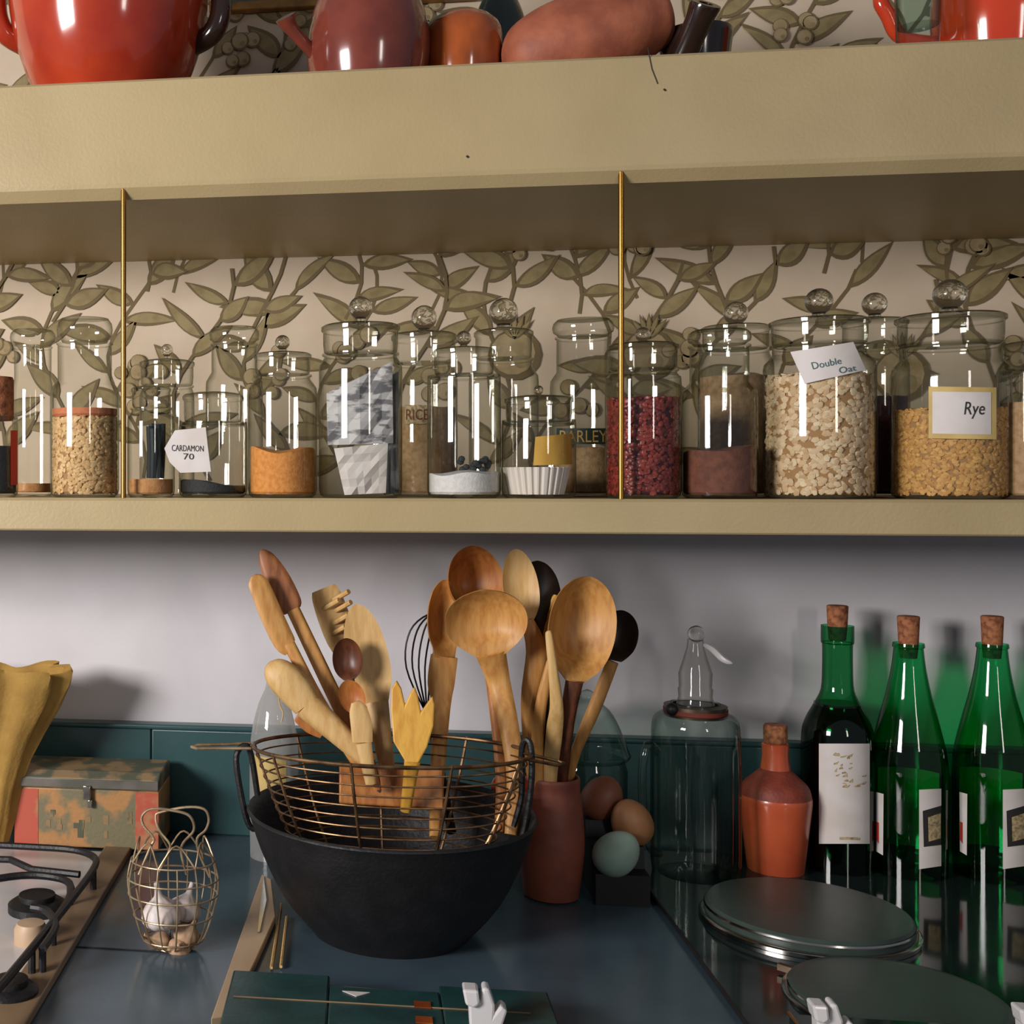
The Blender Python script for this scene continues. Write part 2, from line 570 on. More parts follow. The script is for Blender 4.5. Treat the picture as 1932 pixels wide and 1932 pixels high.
lv = 0
for ci in range(24):
    x0 = -0.62 + ci * 0.098
    for seg in range(4):
        z0 = 1.37 + seg * 0.24 + rng.uniform(-.03, .03)
        pts = []
        ph, am = rng.uniform(0, 6), rng.uniform(.02, .045)
        for i in range(13):
            pts.append((x0 + am * sin(ph + i * .5) + i * .002, z0 + i * 0.024))
        lv = (lv + 1) % 6
        lvl = lv * 0.0005
        wp.append(wstem(pts, 0.0022, lvl))
        for i in range(1, 12, 1):
            if rng.random() < .88:
                side = 1 if i % 2 else -1
                an = pi / 2 - side * rng.uniform(.5, 1.5)
                wp += wleaf(pts[i][0], pts[i][1], an, rng.uniform(.05, .085), rng.uniform(.009, .0145), side * rng.uniform(-.5, .3), lvl)
        if rng.random() < .75:
            bx, bz = pts[6][0] + rng.choice((-1, 1)) * .035, pts[6][1] + rng.uniform(-.05, .05)
            for k in range(rng.randint(5, 9)):
                wp += wberry(bx + rng.uniform(-.028, .028), bz + rng.uniform(-.035, .035), rng.uniform(.009, .0125), 0.0026 + k * .0003)
        elif rng.random() < .5:
            wp += wberry(pts[7][0] + .02, pts[7][1], .034, 0.003)
            for k in range(5):
                wp += wleaf(pts[7][0] + .02, pts[7][1] + .02, pi / 2 + (k - 2) * .35, .035, .004, 0, .0042)
wall = mk('wall_back', join(*wp), [M['paint'], M['paper'], M['leaf'], M['leafd'], M['fruit']], smooth=False)
wall['kind'] = 'structure'

fl = mk('floor', box(-1.7, 2.0, -3.4, 0.1, -0.05, 0.0), mat('brown_floor_tiles', (110, 84, 66), 0.5, rgb2=(92, 70, 56), scale=6), smooth=False)
fl['kind'] = 'structure'

# worktop with cabinet below
t = thing('worktop', 'dark green glossy worktop running along the wall under the shelves', 'worktop', (0.15, -0.33, 0.86))
mk('slab', box(-1.3, 1.5, -0.80, -0.001, 0.86, WT), M['top'], t, bevel=0.004)
sx0 = WZ(150, 1786, WT); sx1 = WZ(330, 1798, WT)
mk('seam', tube([sx0 + V((-.3, 0, .0002)), sx1 + V((0, 0, .0002))], 0.0012, 6), M['iron'], t)
t = thing('base_cabinet', 'dark green base cabinet carrying the worktop', 'cabinet', (0.15, -0.33, 0.0))
mk('body', box(-1.3, 1.5, -0.74, -0.03, 0.0, 0.86), M['green'], t)

t = thing('backsplash', 'low dark green board standing along the wall behind the worktop', 'backsplash', (0.15, -0.01, WT))
xs = WY(285, 1400, -0.02).x
mk('board', join(box(-1.3, xs - .0006, -0.02, -0.0005, WT, 1.040), box(xs + .0006, 1.5, -0.02, -0.0005, WT, 1.040)), M['green'], t, bevel=0.002)
mk('top_bead', box(-1.3, 1.5, -0.024, -0.0005, 1.040, 1.047), M['green'], t, bevel=0.0025)

# shelves
def shelf(name, label, z0, z1, ch):
    x0, x1 = -1.1, 1.6
    pr = [(x0, 0, z0), (x0, SF + ch, z0), (x0, SF + ch * .1, z0 + ch), (x0, SF, z0 + ch * 1.4), (x0, SF, z1 - .003), (x0, SF + .003, z1), (x0, 0, z1)]
    o = mk(name, prism(pr, (x1 - x0, 0, 0)), M['shelf'], loc=(0.2, -0.18, z0), smooth=False)
    return tag(o, label, 'shelf')


us = shelf('wall_shelf', 'thick cream painted upper shelf with deep front carrying the red pots', TB, TT, 0.011)
mk('crack', join(tube([WY(1222, 90, SF - .0003), WY(1230, 130, SF - .0003), WY(1241, 158, SF - .0003)], .0005, 5), tube([WY(1252, 168, SF - .0003), WY(1256, 171, SF - .0003)], .0009, 5), tube([WY(880, 294, SF - .0003), WY(884, 297, SF - .0003)], .0010, 5)), M['ink'], us)
shelf('wall_shelf', 'thin cream painted lower shelf carrying the row of glass jars', SB, ST, 0.0015)


def rod(px, label):
    p = WY(px, 900, -0.3705)
    o = mk('brass_rod', lathe([(0.0029, 0), (0.0029, TB + .012 - ST)], (p.x, p.y, ST), 14), M['brass'], loc=(p.x, p.y, ST))
    tag(o, label, 'rod', 'brass rods joining the two shelves')


rod(233, 'thin brass rod between the shelves beside the small jar of dark sticks')
rod(1172, 'thin brass rod between the shelves in front of the jar of red beans')

# ------------------------------------------------------------------ grains
def granules(ax, ay, R, z0, z1, size, flatten=0.6, seed=1, long=1.3, dens=1.9):
    """one layer of separate grains over the outside of a filled jar, plus its top."""
    r = random.Random(seed)
    base = [(0, 0, 1), (.894, 0, .447), (.276, .851, .447), (-.724, .526, .447), (-.724, -.526, .447), (.276, -.851, .447),
            (.724, .526, -.447), (-.276, .851, -.447), (-.894, 0, -.447), (-.276, -.851, -.447), (.724, -.526, -.447), (0, 0, -1)]
    tri = [(0, 1, 2), (0, 2, 3), (0, 3, 4), (0, 4, 5), (0, 5, 1), (1, 6, 2), (2, 7, 3), (3, 8, 4), (4, 9, 5), (5, 10, 1),
           (6, 7, 2), (7, 8, 3), (8, 9, 4), (9, 10, 5), (10, 6, 1), (11, 7, 6), (11, 8, 7), (11, 9, 8), (11, 10, 9), (11, 6, 10)]
    vs, fs = [], []

    def put(c, nv):
        a = r.uniform(0, 2 * pi)
        t1 = nv.orthogonal().normalized()
        t2 = nv.cross(t1)
        u = t1 * cos(a) + t2 * sin(a)
        v = nv.cross(u)
        s = size * r.uniform(.8, 1.2)
        n = len(vs)
        for b in base:
            vs.append(c + u * (b[0] * s * long) + v * (b[1] * s) + nv * (b[2] * s * flatten))
        fs.extend(tuple(i + n for i in f) for f in tri)
    h = z1 - z0
    n = int(dens * (2 * pi * R * h) / (pi * size * size))
    for k in range(n):
        a = r.uniform(0, 2 * pi)
        nv = V((cos(a), sin(a), r.uniform(-.5, .5))).normalized()
        rr = R - size * .55 + r.uniform(-.5, 0.1) * size
        put(V((ax + rr * cos(a), ay + rr * sin(a), z0 + size * .5 + (h - size * .5) * r.random())), nv)
    n = int(dens * (pi * R * R) / (pi * size * size))
    for k in range(n):
        a, q = r.uniform(0, 2 * pi), sqrt(r.random()) * (R - size)
        put(V((ax + q * cos(a), ay + q * sin(a), z1 + r.uniform(-.5, .6) * size)), V((r.uniform(-.4, .4), r.uniform(-.4, .4), 1)).normalized())
    return vs, fs


def fill(ax, ay, R, z0, z1, slope=0.0, lump=0.0, seed=3):
    rr = random.Random(seed)
    seg = 40
    prof = [(0.0001, 0), (R * .93, 0), (R, R * .07), (R, z1 - z0), (R * .7, z1 - z0), (R * .35, z1 - z0), (0.0001, z1 - z0)]
    vs, fs = lathe(prof, (ax, ay, z0), seg)
    ph = rr.uniform(0, 6)
    out = []
    for i, v in enumerate(vs):
        row = i // seg
        z = v[2]
        if row >= 3:
            z += slope * (v[0] - ax) + lump * (sin((v[0] - ax) / R * 4 + ph) + sin((v[1] - ay) / R * 5 + ph * 2)) * .5
        out.append((v[0], v[1], z))
    return out, fs


def text_geo(s, size=1.0):
    cu = bpy.data.curves.new('t', 'FONT')
    cu.body = s
    cu.size = size
    cu.align_x = 'CENTER'
    cu.align_y = 'CENTER'
    cu.resolution_u = 3
    ob = bpy.data.objects.new('t', cu)
    COL.objects.link(ob)
    bpy.context.view_layer.update()
    dg = bpy.context.evaluated_depsgraph_get()
    me = bpy.data.meshes.new_from_object(ob.evaluated_get(dg))
    vs = [(v.co.x, v.co.y) for v in me.vertices]
    fs = [tuple(p.vertices) for p in me.polygons]
    bpy.data.objects.remove(ob)
    bpy.data.curves.remove(cu)
    bpy.data.meshes.remove(me)
    x0, x1 = min(v[0] for v in vs), max(v[0] for v in vs)
    y0, y1 = min(v[1] for v in vs), max(v[1] for v in vs)
    return [((v[0] - x0) / (x1 - x0), (v[1] - y0) / (y1 - y0)) for v in vs], fs


def quad_px(q, u, v):              # q = TL, TR, BR, BL in pixels
    tl, tr, br, bl = [V((p[0], p[1])) for p in q]
    a = tl + (tr - tl) * u
    b = bl + (br - bl) * u
    p = b + (a - b) * v
    return p.x, p.y


def patch(q, ax, ay, R, nu=10, nv=4):
    vs, fs = [], []
    for j in range(nv + 1):
        for i in range(nu + 1):
            vs.append(hit(*quad_px(q, i / nu, j / nv), ax, ay, R))
    for j in range(nv):
        for i in range(nu):
            a = j * (nu + 1) + i
            fs.append((a, a + 1, a + nu + 2, a + nu + 1))
    return vs, fs


def letters(s, q, ax, ay, R):
    vs, fs = text_geo(s)
    return [hit(*quad_px(q, v[0], v[1]), ax, ay, R) for v in vs], fs


# ------------------------------------------------------------------ storage jars
JG = 'glass storage jars on the lower shelf'
JAR = {}


def jar(key, label, cx, hw, row, sh, nk, l0, l1, lhw, lid='drum', knob=None, ring=True, gmat='glass', overhang=0.0):
    Yg = {'f': -0.32, 'm': -0.205, 'b': -0.11}[row]
    R = hw * MP(cx, Yg)
    Y = -0.362 + R - overhang if row == 'f' else Yg
    R = hw * MP(cx, Y)
    p = WY(cx, 900, Y)
    ax, ay = p.x, p.y
    m = MP(cx, Y)
    Z = lambda py: WY(cx, py, Y).z - ST
    rn, rl = nk * m, lhw * m
    t = thing('glass_jar', label, 'jar', (ax, ay, ST), JG)
    zs, zn0, zn1 = Z(sh), Z(sh - 22), Z(l0 + 2)
    if zn1 < zn0 + .004: zn0 = zn1 - .004
    pr = [(0.001, 0.001), (R * .86, 0.0), (R * .97, 0.003), (R, 0.009), (R, (zs) * .5), (R, zs - 0.004), (R * .985, zs + 0.003),
          (rn + (R - rn) * .55, zs + (zn0 - zs) * .55), (rn, zn0), (rn, zn1 - .003), (rn * 1.06, zn1 - .0015), (rn * 1.06, zn1)]
    mk('body', lathe_open(pr, (ax, ay, ST), 44), M[gmat], t)
    za, zb = zn1 + .0004, Z(l1)
    h = zb - za
    if lid == 'drum':
        lp = [(0.0005, za), (rl * .93, za), (rl * .98, za + .0015), (rl, za + h * .3), (rl * 1.0, za + h * .72), (rl * 1.05, za + h * .78), (rl * 1.05, za + h * .9),
              (rl * .98, zb - h * .04), (rl * .55, zb + h * .03), (0.0005, zb + h * .06)]
    elif lid == 'disc':
        lp = [(0.0005, za), (rl * .8, za), (rl * .86, za + h * .12), (rl * .97, za + h * .25), (rl, za + h * .5), (rl * .97, za + h * .75), (rl * .85, zb - h * .05), (rl * .4, zb), (0.0005, zb)]
    else:
        lp = [(0.0005, za - .006), (rl * .95, za - .006), (rl, za), (rl, zb - .003), (rl * .95, zb), (0.0005, zb)]
    lo = mk('lid', lathe(lp, (ax, ay, ST), 44), M['cork'] if lid == 'cap' else M[gmat], t)
    if knob:
        kz, kr = Z(knob[0]), knob[1] * m
        top = zb + h * .05
        g = join(ball((ax, ay, ST + kz), kr, seg=22), lathe([(kr * .75, top - .0005), (kr * .5, top + .001), (kr * .45, kz - kr * .8)], (ax, ay, ST), 20))
        mk('knob', g, M['knob'], lo)
    JAR[key] = (t, ax, ay, R, Z, cx, Y)
    return t


def content(key, name, label, cat, top, m, grain=None, core='c_core', slope=0, lump=0, inset=0.0022, z0=0.004):
    t, ax, ay, R, Z, cx, Y = JAR[key]
    r = R - inset
    z1 = ST + (Z(top) if top > 5 else top)
    if grain:
        g = granules(ax, ay, r, ST + z0, z1, grain[0], grain[1], seed=len(JAR) + int(top), long=grain[2])
        c = fill(ax, ay, r - grain[0] * .7, ST + z0, z1 - grain[0] * .3, slope, lump)
        geo = join((g[0], g[1], [0] * len(g[1])), (c[0], c[1], [1] * len(c[1])))
        o = mk(name, geo, [M[m], M[core]], loc=(ax, ay, ST + z0))
    else:
        o = mk(name, fill(ax, ay, r, ST + z0, z1, slope, lump, int(top)), M[m], loc=(ax, ay, ST + z0))
    return tag(o, label, cat, kind='stuff')


jar('j0', 'small jar with rust brown lid and dark contents at the far left end', -14, 48, 'f', 792, 40, 782, 712, 40, 'cap')
content('j0', 'preserve', 'black preserve in the rust lidded jar at the far left end', 'preserve', 842, 'c_blackp')
t_, ax, ay, R, Z, cx, Y = JAR['j0']
mk('label', patch([(20, 812), (33, 812), (33, 915), (20, 915)], ax, ay, R + .0004, 4, 3), M['redink'], t_, label='narrow red label')

jar('j1', 'tall jar with flat disc lid, nearly empty, behind the jar of pale grain', 62, 39, 'm', 738, 35, 652, 622, 43, 'disc')
content('j1', 'spice_powder', 'shallow layer of tan powder in the nearly empty tall jar', 'spice', 912, 'c_tan')
jar('j2', 'tall jar of pale grain with flat disc lid left of the brass rod', 160, 65, 'f', 740, 51, 645, 600, 53, 'disc')
content('j2', 'grain', 'pale speckled grain filling the disc lidded jar left of the brass rod', 'grain', 790, 'c_grain', (0.0024, .6, 1.5))
o = mk('spice_powder', fill(JAR['j2'][1], JAR['j2'][2], JAR['j2'][3] - .0022, ST + JAR['j2'][4](787), ST + JAR['j2'][4](772)), M['c_layer'], loc=(JAR['j2'][1], JAR['j2'][2], ST + JAR['j2'][4](787)))
tag(o, 'thin coral powder layer on top of the pale grain', 'spice', kind='stuff')

jar('j4', 'round knobbed jar half hidden behind the small jar of dark sticks', 315, 52, 'm', 748, 48, 726, 680, 50, 'drum', (661, 12))
jar('j3', 'small narrow jar of dark sticks just right of the left brass rod', 285, 45, 'f', 792, 37, 768, 730, 36)
content('j3', 'spice_powder', 'tan powder at the bottom of the small jar of dark sticks', 'spice', 904, 'c_tan')
t_, ax, ay, R, Z, cx, Y = JAR['j3']
rg = random.Random(5)
for k in range(7):  # sticks added to stand for the dark seen through this jar
    a = k * 0.9
    q = R * .3
    c0 = V((ax + R * .18 + q * cos(a) * .7, ay + q * sin(a) * .8, ST + Z(902)))
    c1 = c0 + V((rg.uniform(-.003, .003), rg.uniform(-.003, .003), Z(805) - Z(902) + rg.uniform(-.004, .004)))
    o = mk('dark_stick', tube([c0, (c0 + c1) / 2 + V((.001, 0, 0)), c1], R * .17, 8), M['seendark'], loc=c0)
    tag(o, 'dark stick added for the dark seen through the small jar', 'dark stick', 'dark sticks added in the small jar')

jar('j5', 'tall jar with flat disc lid behind the squat jar with a paper tag', 442, 54, 'm', 725, 43, 647, 617, 48, 'disc')
jar('j6', 'squat jar with a handwritten paper tag and black seeds at the bottom', 402, 65, 'f', 802, 55, 795, 742, 55)
content('j6', 'seeds', 'black seeds sloping across the bottom of the squat tagged jar', 'seeds', 912, 'c_blackp', slope=-0.12, lump=.002)
t_, ax, ay, R, Z, cx, Y = JAR['j6']
# curling hexagonal paper tag in front of the jar
tagpx = [(330, 812), (388, 806), (392, 842), (398, 890), (340, 892), (320, 872), (310, 846)]
yt = ay - R - .0016
tp = [WY(px, py, yt) for px, py in tagpx]
tp2 = [WY(px, py, yt - .0007) for px, py in tagpx]
n = len(tp)
cen = len(tp2) * 2
lab = mk('label', (tp + tp2, [tuple(range(n - 1, -1, -1)), tuple(range(n, 2 * n))] + [(i, (i + 1) % n, n + (i + 1) % n, n + i) for i in range(n)]), M['label'], t_, smooth=False, label='curling white paper tag')


def tag_text(s, q, Y):
    vs, fs = text_geo(s)
    return [WY(*quad_px(q, v[0], v[1]), Y) for v in vs], fs


def hit_text(s, q, ax, ay, R):
    return letters(s, q, ax, ay, R)


mk('lettering', join(tag_text('CARDAMON', [(324, 839), (384, 841), (384, 852), (324, 851)], yt - .0012), tag_text('70', [(346, 855), (366, 856), (366, 867), (346, 867)], yt - .0012)), M['ink'], lab)

jar('j7', 'knobbed jar a third full of orange flour right of the tagged squat jar', 533, 65, 'f', 738, 52, 706, 666, 52, 'drum', (646, 14))
content('j7', 'flour', 'orange flour in the knobbed jar right of the tagged squat jar', 'flour', 850, 'c_orange', slope=-.02, lump=.004)
jar('j9', 'tall knobbed jar of brown meal lettered rice, behind the jar of newspaper', 800, 62, 'm', 715, 55, 684, 628, 58, 'drum', (600, 24))
content('j9', 'rice', 'brown rice in the lettered jar behind the jar of newspaper', 'rice', 770, 'c_beige', lump=.002)
t_, ax, ay, R, Z, cx, Y = JAR['j9']
lb = mk('label', patch([(764, 764), (812, 764), (812, 800), (764, 800)], ax, ay, R + .0005, 8, 3), M['tan'], t_)
mk('lettering', hit_text('RICE', [(766, 772), (808, 772), (808, 792), (766, 792)], ax, ay, R + .001), M['inkr'], lb)

jar('j8', 'large knobbed jar stuffed with folded newspaper, overhanging the shelf edge', 680, 78, 'f', 695, 68, 666, 612, 70, 'drum', (581, 22), overhang=.010)
t_, ax, ay, R, Z, cx, Y = JAR['j8']


def sheet(label, q, bulge, m, seed, depth):
    r = random.Random(seed)
    nu, nv = 6, 6
    vs, fs = [], []
    for j in range(nv + 1):
        for i in range(nu + 1):
            px, py = quad_px(q, i / nu, j / nv)
            d = depth + bulge * (0.5 - abs(i / nu - .5)) + r.uniform(-.0032, .0032) + .003 * sin(i * .7 + seed)
            vs.append(WY(px, py, ay - d))
    for j in range(nv):
        for i in range(nu):
            a = j * (nu + 1) + i
            fs.append((a, a + 1, a + nu + 2, a + nu + 1))
    N = len(vs)
    vs2 = [v + V((0, .004, 0)) for v in vs]
    fs2 = [tuple(reversed([i + N for i in f])) for f in fs]
    ed = [(j * (nu + 1), (j + 1) * (nu + 1)) for j in range(nv)] + [((j + 1) * (nu + 1) + nu, j * (nu + 1) + nu) for j in range(nv)] \
        + [(i + 1, i) for i in range(nu)] + [(nv * (nu + 1) + i, nv * (nu + 1) + i + 1) for i in range(nu)]
    side = [(a, b, b + N, a + N) for a, b in ed]
    o = mk('folded_newspaper', (vs + vs2, fs + fs2 + side), M[m], loc=WY((q[2][0] + q[3][0]) / 2, q[3][1], ay), smooth=False)
    tag(o, label, 'newspaper', 'folded newspaper in the large jar')


sheet('large sheet of folded newspaper filling the upper part of the knobbed jar', [(616, 742), (740, 682), (742, 836), (618, 840)], .012, 'news', 1, .026)
sheet('small folded newspaper packet at the bottom of the knobbed jar', [(630, 846), (732, 836), (728, 930), (650, 934)], .012, 'label', 2, .030)
sheet('grey folded newspaper along the right side of the knobbed jar', [(718, 720), (752, 700), (752, 930), (724, 934)], .004, 'newsd', 3, .012)

jar('j11', 'tall jar with large ball knob behind the jar of white sugar', 950, 64, 'm', 715, 52, 676, 622, 52, 'drum', (589, 27))
jar('j10', 'knobbed jar with white sugar at the bottom, right of the newspaper jar', 875, 68, 'f', 714, 53, 706, 657, 55, 'drum', (638, 14))
content('j10', 'sugar', 'white sugar at the bottom of the knobbed jar', 'sugar', 892, 'c_white', slope=.03, lump=.003)
t_, ax, ay, R, Z, cx, Y = JAR['j10']
rg = random.Random(9)
gs = []
for k in range(16):
    c = V((ax + rg.uniform(-.2, .75) * R, ay - rg.uniform(.1, .5) * R, ST + Z(892) + rg.uniform(.002, .016)))
    gs.append(ball(c, .0038, .003, .0034, 8))
o = mk('dried_pieces', join(*gs), M['c_black'], loc=(ax, ay, ST + Z(892)))
tag(o, 'small dark pieces lying on the white sugar', 'spice', kind='stuff')

jar('j13', 'tall disc lidded jar with a green barley label, left of the right brass rod', 1100, 60, 'm', 724, 48, 634, 602, 56, 'disc')
content('j13', 'barley', 'beige barley in the jar with the green label', 'barley', 846, 'c_beige', lump=.001)
t_, ax, ay, R, Z, cx, Y = JAR['j13']
lb = mk('label', patch([(1050, 808), (1150, 808), (1150, 838), (1050, 838)], ax, ay, R + .0005, 12, 2), M['bandg'], t_, label='dark green band label')
mk('lettering', hit_text('BARLEY', [(1056, 812), (1146, 812), (1146, 834), (1056, 834)], ax, ay, R + .001), M['gold'], lb)

jar('j12', 'squat jar holding a yellow packet and white paper cases', 1016, 68, 'f', 798, 60, 794, 748, 60, 'drum', (736, 9))
t_, ax, ay, R, Z, cx, Y = JAR['j12']


def flute(a, z): return 1 + .035 * (1 if int(a / (2 * pi) * 56) % 2 else -1)


o = mk('paper_cases', lathe([(R * .72, 0), (R * .88, Z(880) - .005)], (ax - R * .06, ay, ST + .004), 112, mod=flute), M['c_liner'], loc=(ax, ay, ST + .004), smooth=False)
tag(o, 'stack of white pleated paper cases in the squat jar', 'baking cases')
q = [(1012, 824), (1078, 818), (1080, 876), (1008, 878)]
gv = patch(q, ax, ay, R - .003, 8, 4)
o = mk('packet', (gv[0] + [v + V((0, .008, 0)) for v in gv[0]], gv[1] + [tuple(reversed([i + len(gv[0]) for i in f])) for f in gv[1]]), M['c_yellow'], loc=(ax, ay, ST + Z(878)))
tag(o, 'yellow packet lying on the paper cases in the squat jar', 'packet')

jar('j14', 'knobbed jar full of red beans behind the right brass rod', 1213, 68, 'f', 718, 60, 696, 648, 61, 'drum', (631, 14))
content('j14', 'red_beans', 'dark red beans filling the jar behind the right brass rod', 'beans', 756, 'c_bean', (0.0027, .8, 1.35), 'c_redcore')
jar('j16', 'knobbed jar of beige meal behind the jar of brown powder', 1388, 66, 'm', 690, 58, 658, 614, 58, 'drum', (591, 22))
content('j16', 'meal', 'beige meal filling the knobbed jar behind the brown powder', 'meal', 712, 'c_beige')
jar('j15', 'disc lidded jar of brown powder right of the red beans', 1357, 67, 'f', 744, 52, 650, 622, 56, 'disc')
content('j15', 'cocoa', 'brown powder in the disc lidded jar right of the red beans', 'powder', 848, 'c_brown', slope=.1, lump=.002)
jar('j18', 'knobbed jar of dark red pulses in the shade between the two largest jars', 1650, 58, 'm', 695, 52, 652, 602, 54, 'drum', (574, 22))
content('j18', 'pulses', 'dark red pulses in the shaded jar between the two largest jars', 'pulses', 750, 'c_dred')
jar('j17', 'very large knobbed jar full of rolled oats with a crooked paper label', 1545, 96, 'f', 692, 80, 650, 602, 82, 'drum', (569, 25))
content('j17', 'rolled_oats', 'pale rolled oats filling the very large jar with the crooked label', 'oats', 712, 'c_oat', (0.0034, .45, 1.25))
t_, ax, ay, R, Z, cx, Y = JAR['j17']
lb = mk('label', patch([(1491, 664), (1610, 645), (1634, 698), (1518, 724)], ax, ay, R + .0006, 12, 5), M['label'], t_, label='crooked handwritten paper label')
mk('lettering', join(hit_text('Double', [(1530, 684), (1586, 674), (1588, 686), (1534, 697)], ax, ay, R + .0012), hit_text('Oat', [(1582, 693), (1614, 688), (1616, 699), (1584, 705)], ax, ay, R + .0012)), M['inkg'], lb)
jar('j19', 'very large knobbed jar of golden grain with a gold edged label', 1792, 98, 'f', 702, 84, 650, 594, 87, 'drum', (556, 29))
content('j19', 'rye_grain', 'golden grain filling the very large jar with the gold edged label', 'grain', 776, 'c_rye', (0.0023, .6, 1.4))
t_, ax, ay, R, Z, cx, Y = JAR['j19']
lb = mk('label', patch([(1752, 729), (1880, 731), (1880, 829), (1752, 827)], ax, ay, R + .0006, 14, 5), M['labely'], t_, label='gold edged paper label')
mk('label_paper', patch([(1759, 739), (1870, 740), (1870, 820), (1759, 818)], ax, ay, R + .001, 14, 5), M['label'], lb, label='white centre of the label')
mk('lettering', hit_text('Rye', [(1822, 758), (1860, 758), (1856, 790), (1818, 790)], ax, ay, R + .0016), M['ink'], lb)
jar('j20', 'jar of pale flour cut by the right edge of the picture', 1952, 58, 'f', 705, 46, 695, 645, 48)
content('j20', 'flour', 'pale flour in the jar cut by the right edge', 'flour', 760, 'c_beige')

# ------------------------------------------------------------------ crockery on the top shelf
def pot_root(name, label, cat, cx, Y, group='pots on the upper shelf'):
    p = WY(cx, 100, Y)
    return thing(name, label, cat, (p.x, p.y, TT), group), p


t, p = pot_root('stew_pot', 'large red glazed stew pot with dark right side handle at the far left', 'pot', 205, -0.262)
pr = pprof(205, -0.262, [(0, 212), (112, 212), (124, 200), (152, 150), (172, 95), (184, 40), (187, 0), (180, -45), (150, -95), (128, -112), (138, -135), (132, -138), (120, -112), (0, -108)], TT)
pr[0] = (0.0005, 0); pr[1] = (pr[1][0], 0)
mk('body', lathe(smooth_prof(pr, 3), (p.x, p.y, TT), 56), M['redglaze'], t)
for sx, mm in ((-1, 'redglaze'), (1, 'blackglaze')):
    pts = [WY(205 + sx * 168, -40, -0.262), WY(205 + sx * 206, -35, -0.272), WY(205 + sx * 212, 20, -0.278), WY(205 + sx * 196, 62, -0.275), WY(205 + sx * 160, 85, -0.262)]
    mk('handle', tube(catmull(pts, 5), .0125, 10), M[mm], t, label='dark glazed handle' if sx > 0 else None)

t, p = pot_root('handled_casserole', 'brown red glazed round pot with stub tube handle pointing left', 'pot', 694, -0.27)
pr = pprof(694, -0.27, [(0, 196), (88, 196), (98, 185), (112, 130), (115, 75), (106, 30), (92, -10), (84, -40), (92, -58), (86, -60), (0, -45)], TT)
pr[0] = (0.0005, 0); pr[1] = (pr[1][0], 0)
mk('body', lathe(smooth_prof(pr, 3), (p.x, p.y, TT), 48), M['brownglaze'], t)
hp = catmull([WY(600, 110, -0.285), WY(572, 80, -0.30), WY(548, 52, -0.312), WY(538, 32, -0.318)], 4)
rr = [13, 12.5, 12, 12, 12, 12, 12, 13, 14, 15.5, 17.5, 19, 19.5]
mk('handle', tube(hp, [rr[min(i, 12)] * MP(560, -.3) for i in range(len(hp))], 14), M['brownglaze'], t)

t, p = pot_root('small_bowl', 'small amber and green glazed bowl between the two brown pots', 'bowl', 872, -0.24)
pr = pprof(872, -0.24, [(0, 206), (50, 206), (66, 170), (74, 110), (72, 60), (60, 42), (52, 36), (48, 44), (0, 60)], TT)
pr[0] = (0.0005, 0); pr[1] = (pr[1][0], 0)
mk('body', lathe(smooth_prof(pr, 3), (p.x, p.y, TT), 40), M['orangeglaze'], t)

t, p = pot_root('green_pot', 'small dark green glazed pot peeping over the tilted terracotta pitcher', 'pot', 942, -0.13)
pr = pprof(942, -0.13, [(0, 245), (40, 245), (46, 150), (48, 60), (42, 24), (30, -5), (26, -20), (0, -22)], TT)
pr[0] = (0.0005, 0); pr[1] = (pr[1][0], 0)
mk('body', lathe(smooth_prof(pr, 3), (p.x, p.y, TT), 32), M['darkgreen'], t)

# tilted terracotta pitcher: lathe about a leaning axis
t, p = pot_root('terracotta_pitcher', 'raw terracotta pitcher lying on its side in the middle of the shelf', 'pitcher', 1100, -0.262)
c0 = WY(948, 128, -0.262); c1 = WY(1262, 34, -0.262)
axv = (c1 - c0); Lx = axv.length; axv.normalize()
e1 = axv.cross(V((0, 1, 0))).normalized(); e2 = axv.cross(e1)
m_ = MP(1100, -.262)
prr = smooth_prof([(0.01, 0), (30, .02), (62, .10), (82, .28), (88, .5), (80, .72), (60, .9), (50, .97), (30, 1.0), (0.01, 1.0)], 4)
vs, fs = [], []
for r_, s_ in prr:
    for k in range(44):
        a = 2 * pi * k / 44
        vs.append(c0 + axv * (s_ * Lx) + (e1 * cos(a) + e2 * sin(a)) * max(r_, .01) * m_)
for i in range(len(prr) - 1):
    for k in range(44):
        k2 = (k + 1) % 44
        fs.append((i * 44 + k, i * 44 + k2, (i + 1) * 44 + k2, (i + 1) * 44 + k))
dz = TT - min(v.z for v in vs)
mk('body', ([v + V((0, 0, dz if dz > 0 else dz)) for v in vs], fs), M['terra'], t)

t, p = pot_root('tube_handled_skillet', 'dark brown skillet with a hollow tube handle standing up', 'skillet', 1312, -0.25)
pr = pprof(1312, -0.25, [(0, 186), (44, 186), (56, 160), (62, 100), (66, 66), (60, 64), (52, 90), (0, 100)], TT)
pr[0] = (0.0005, 0); pr[1] = (pr[1][0], 0)
mk('body', lathe(smooth_prof(pr, 3), (p.x, p.y, TT), 40), M['blackglaze'], t)
a0, a1 = WY(1288, 110, -0.285), WY(1332, 6, -0.315)
hv = (a1 - a0).normalized()
n1 = hv.orthogonal().normalized(); n2 = hv.cross(n1)
vs, fs = [], []
hr = [(26, 0), (24, .3), (25, .7), (29, .95), (28, 1.0), (13, 1.0), (12, .8), (11, .3)]
for r_, s_ in hr:
    for k in range(24):
        a = 2 * pi * k / 24
        vs.append(a0 + (a1 - a0) * s_ + (n1 * cos(a) + n2 * sin(a)) * r_ * MP(1310, -.3))
for i in range(len(hr) - 1):
    for k in range(24):
        fs.append((i * 24 + k, i * 24 + (k + 1) % 24, (i + 1) * 24 + (k + 1) % 24, (i + 1) * 24 + k))
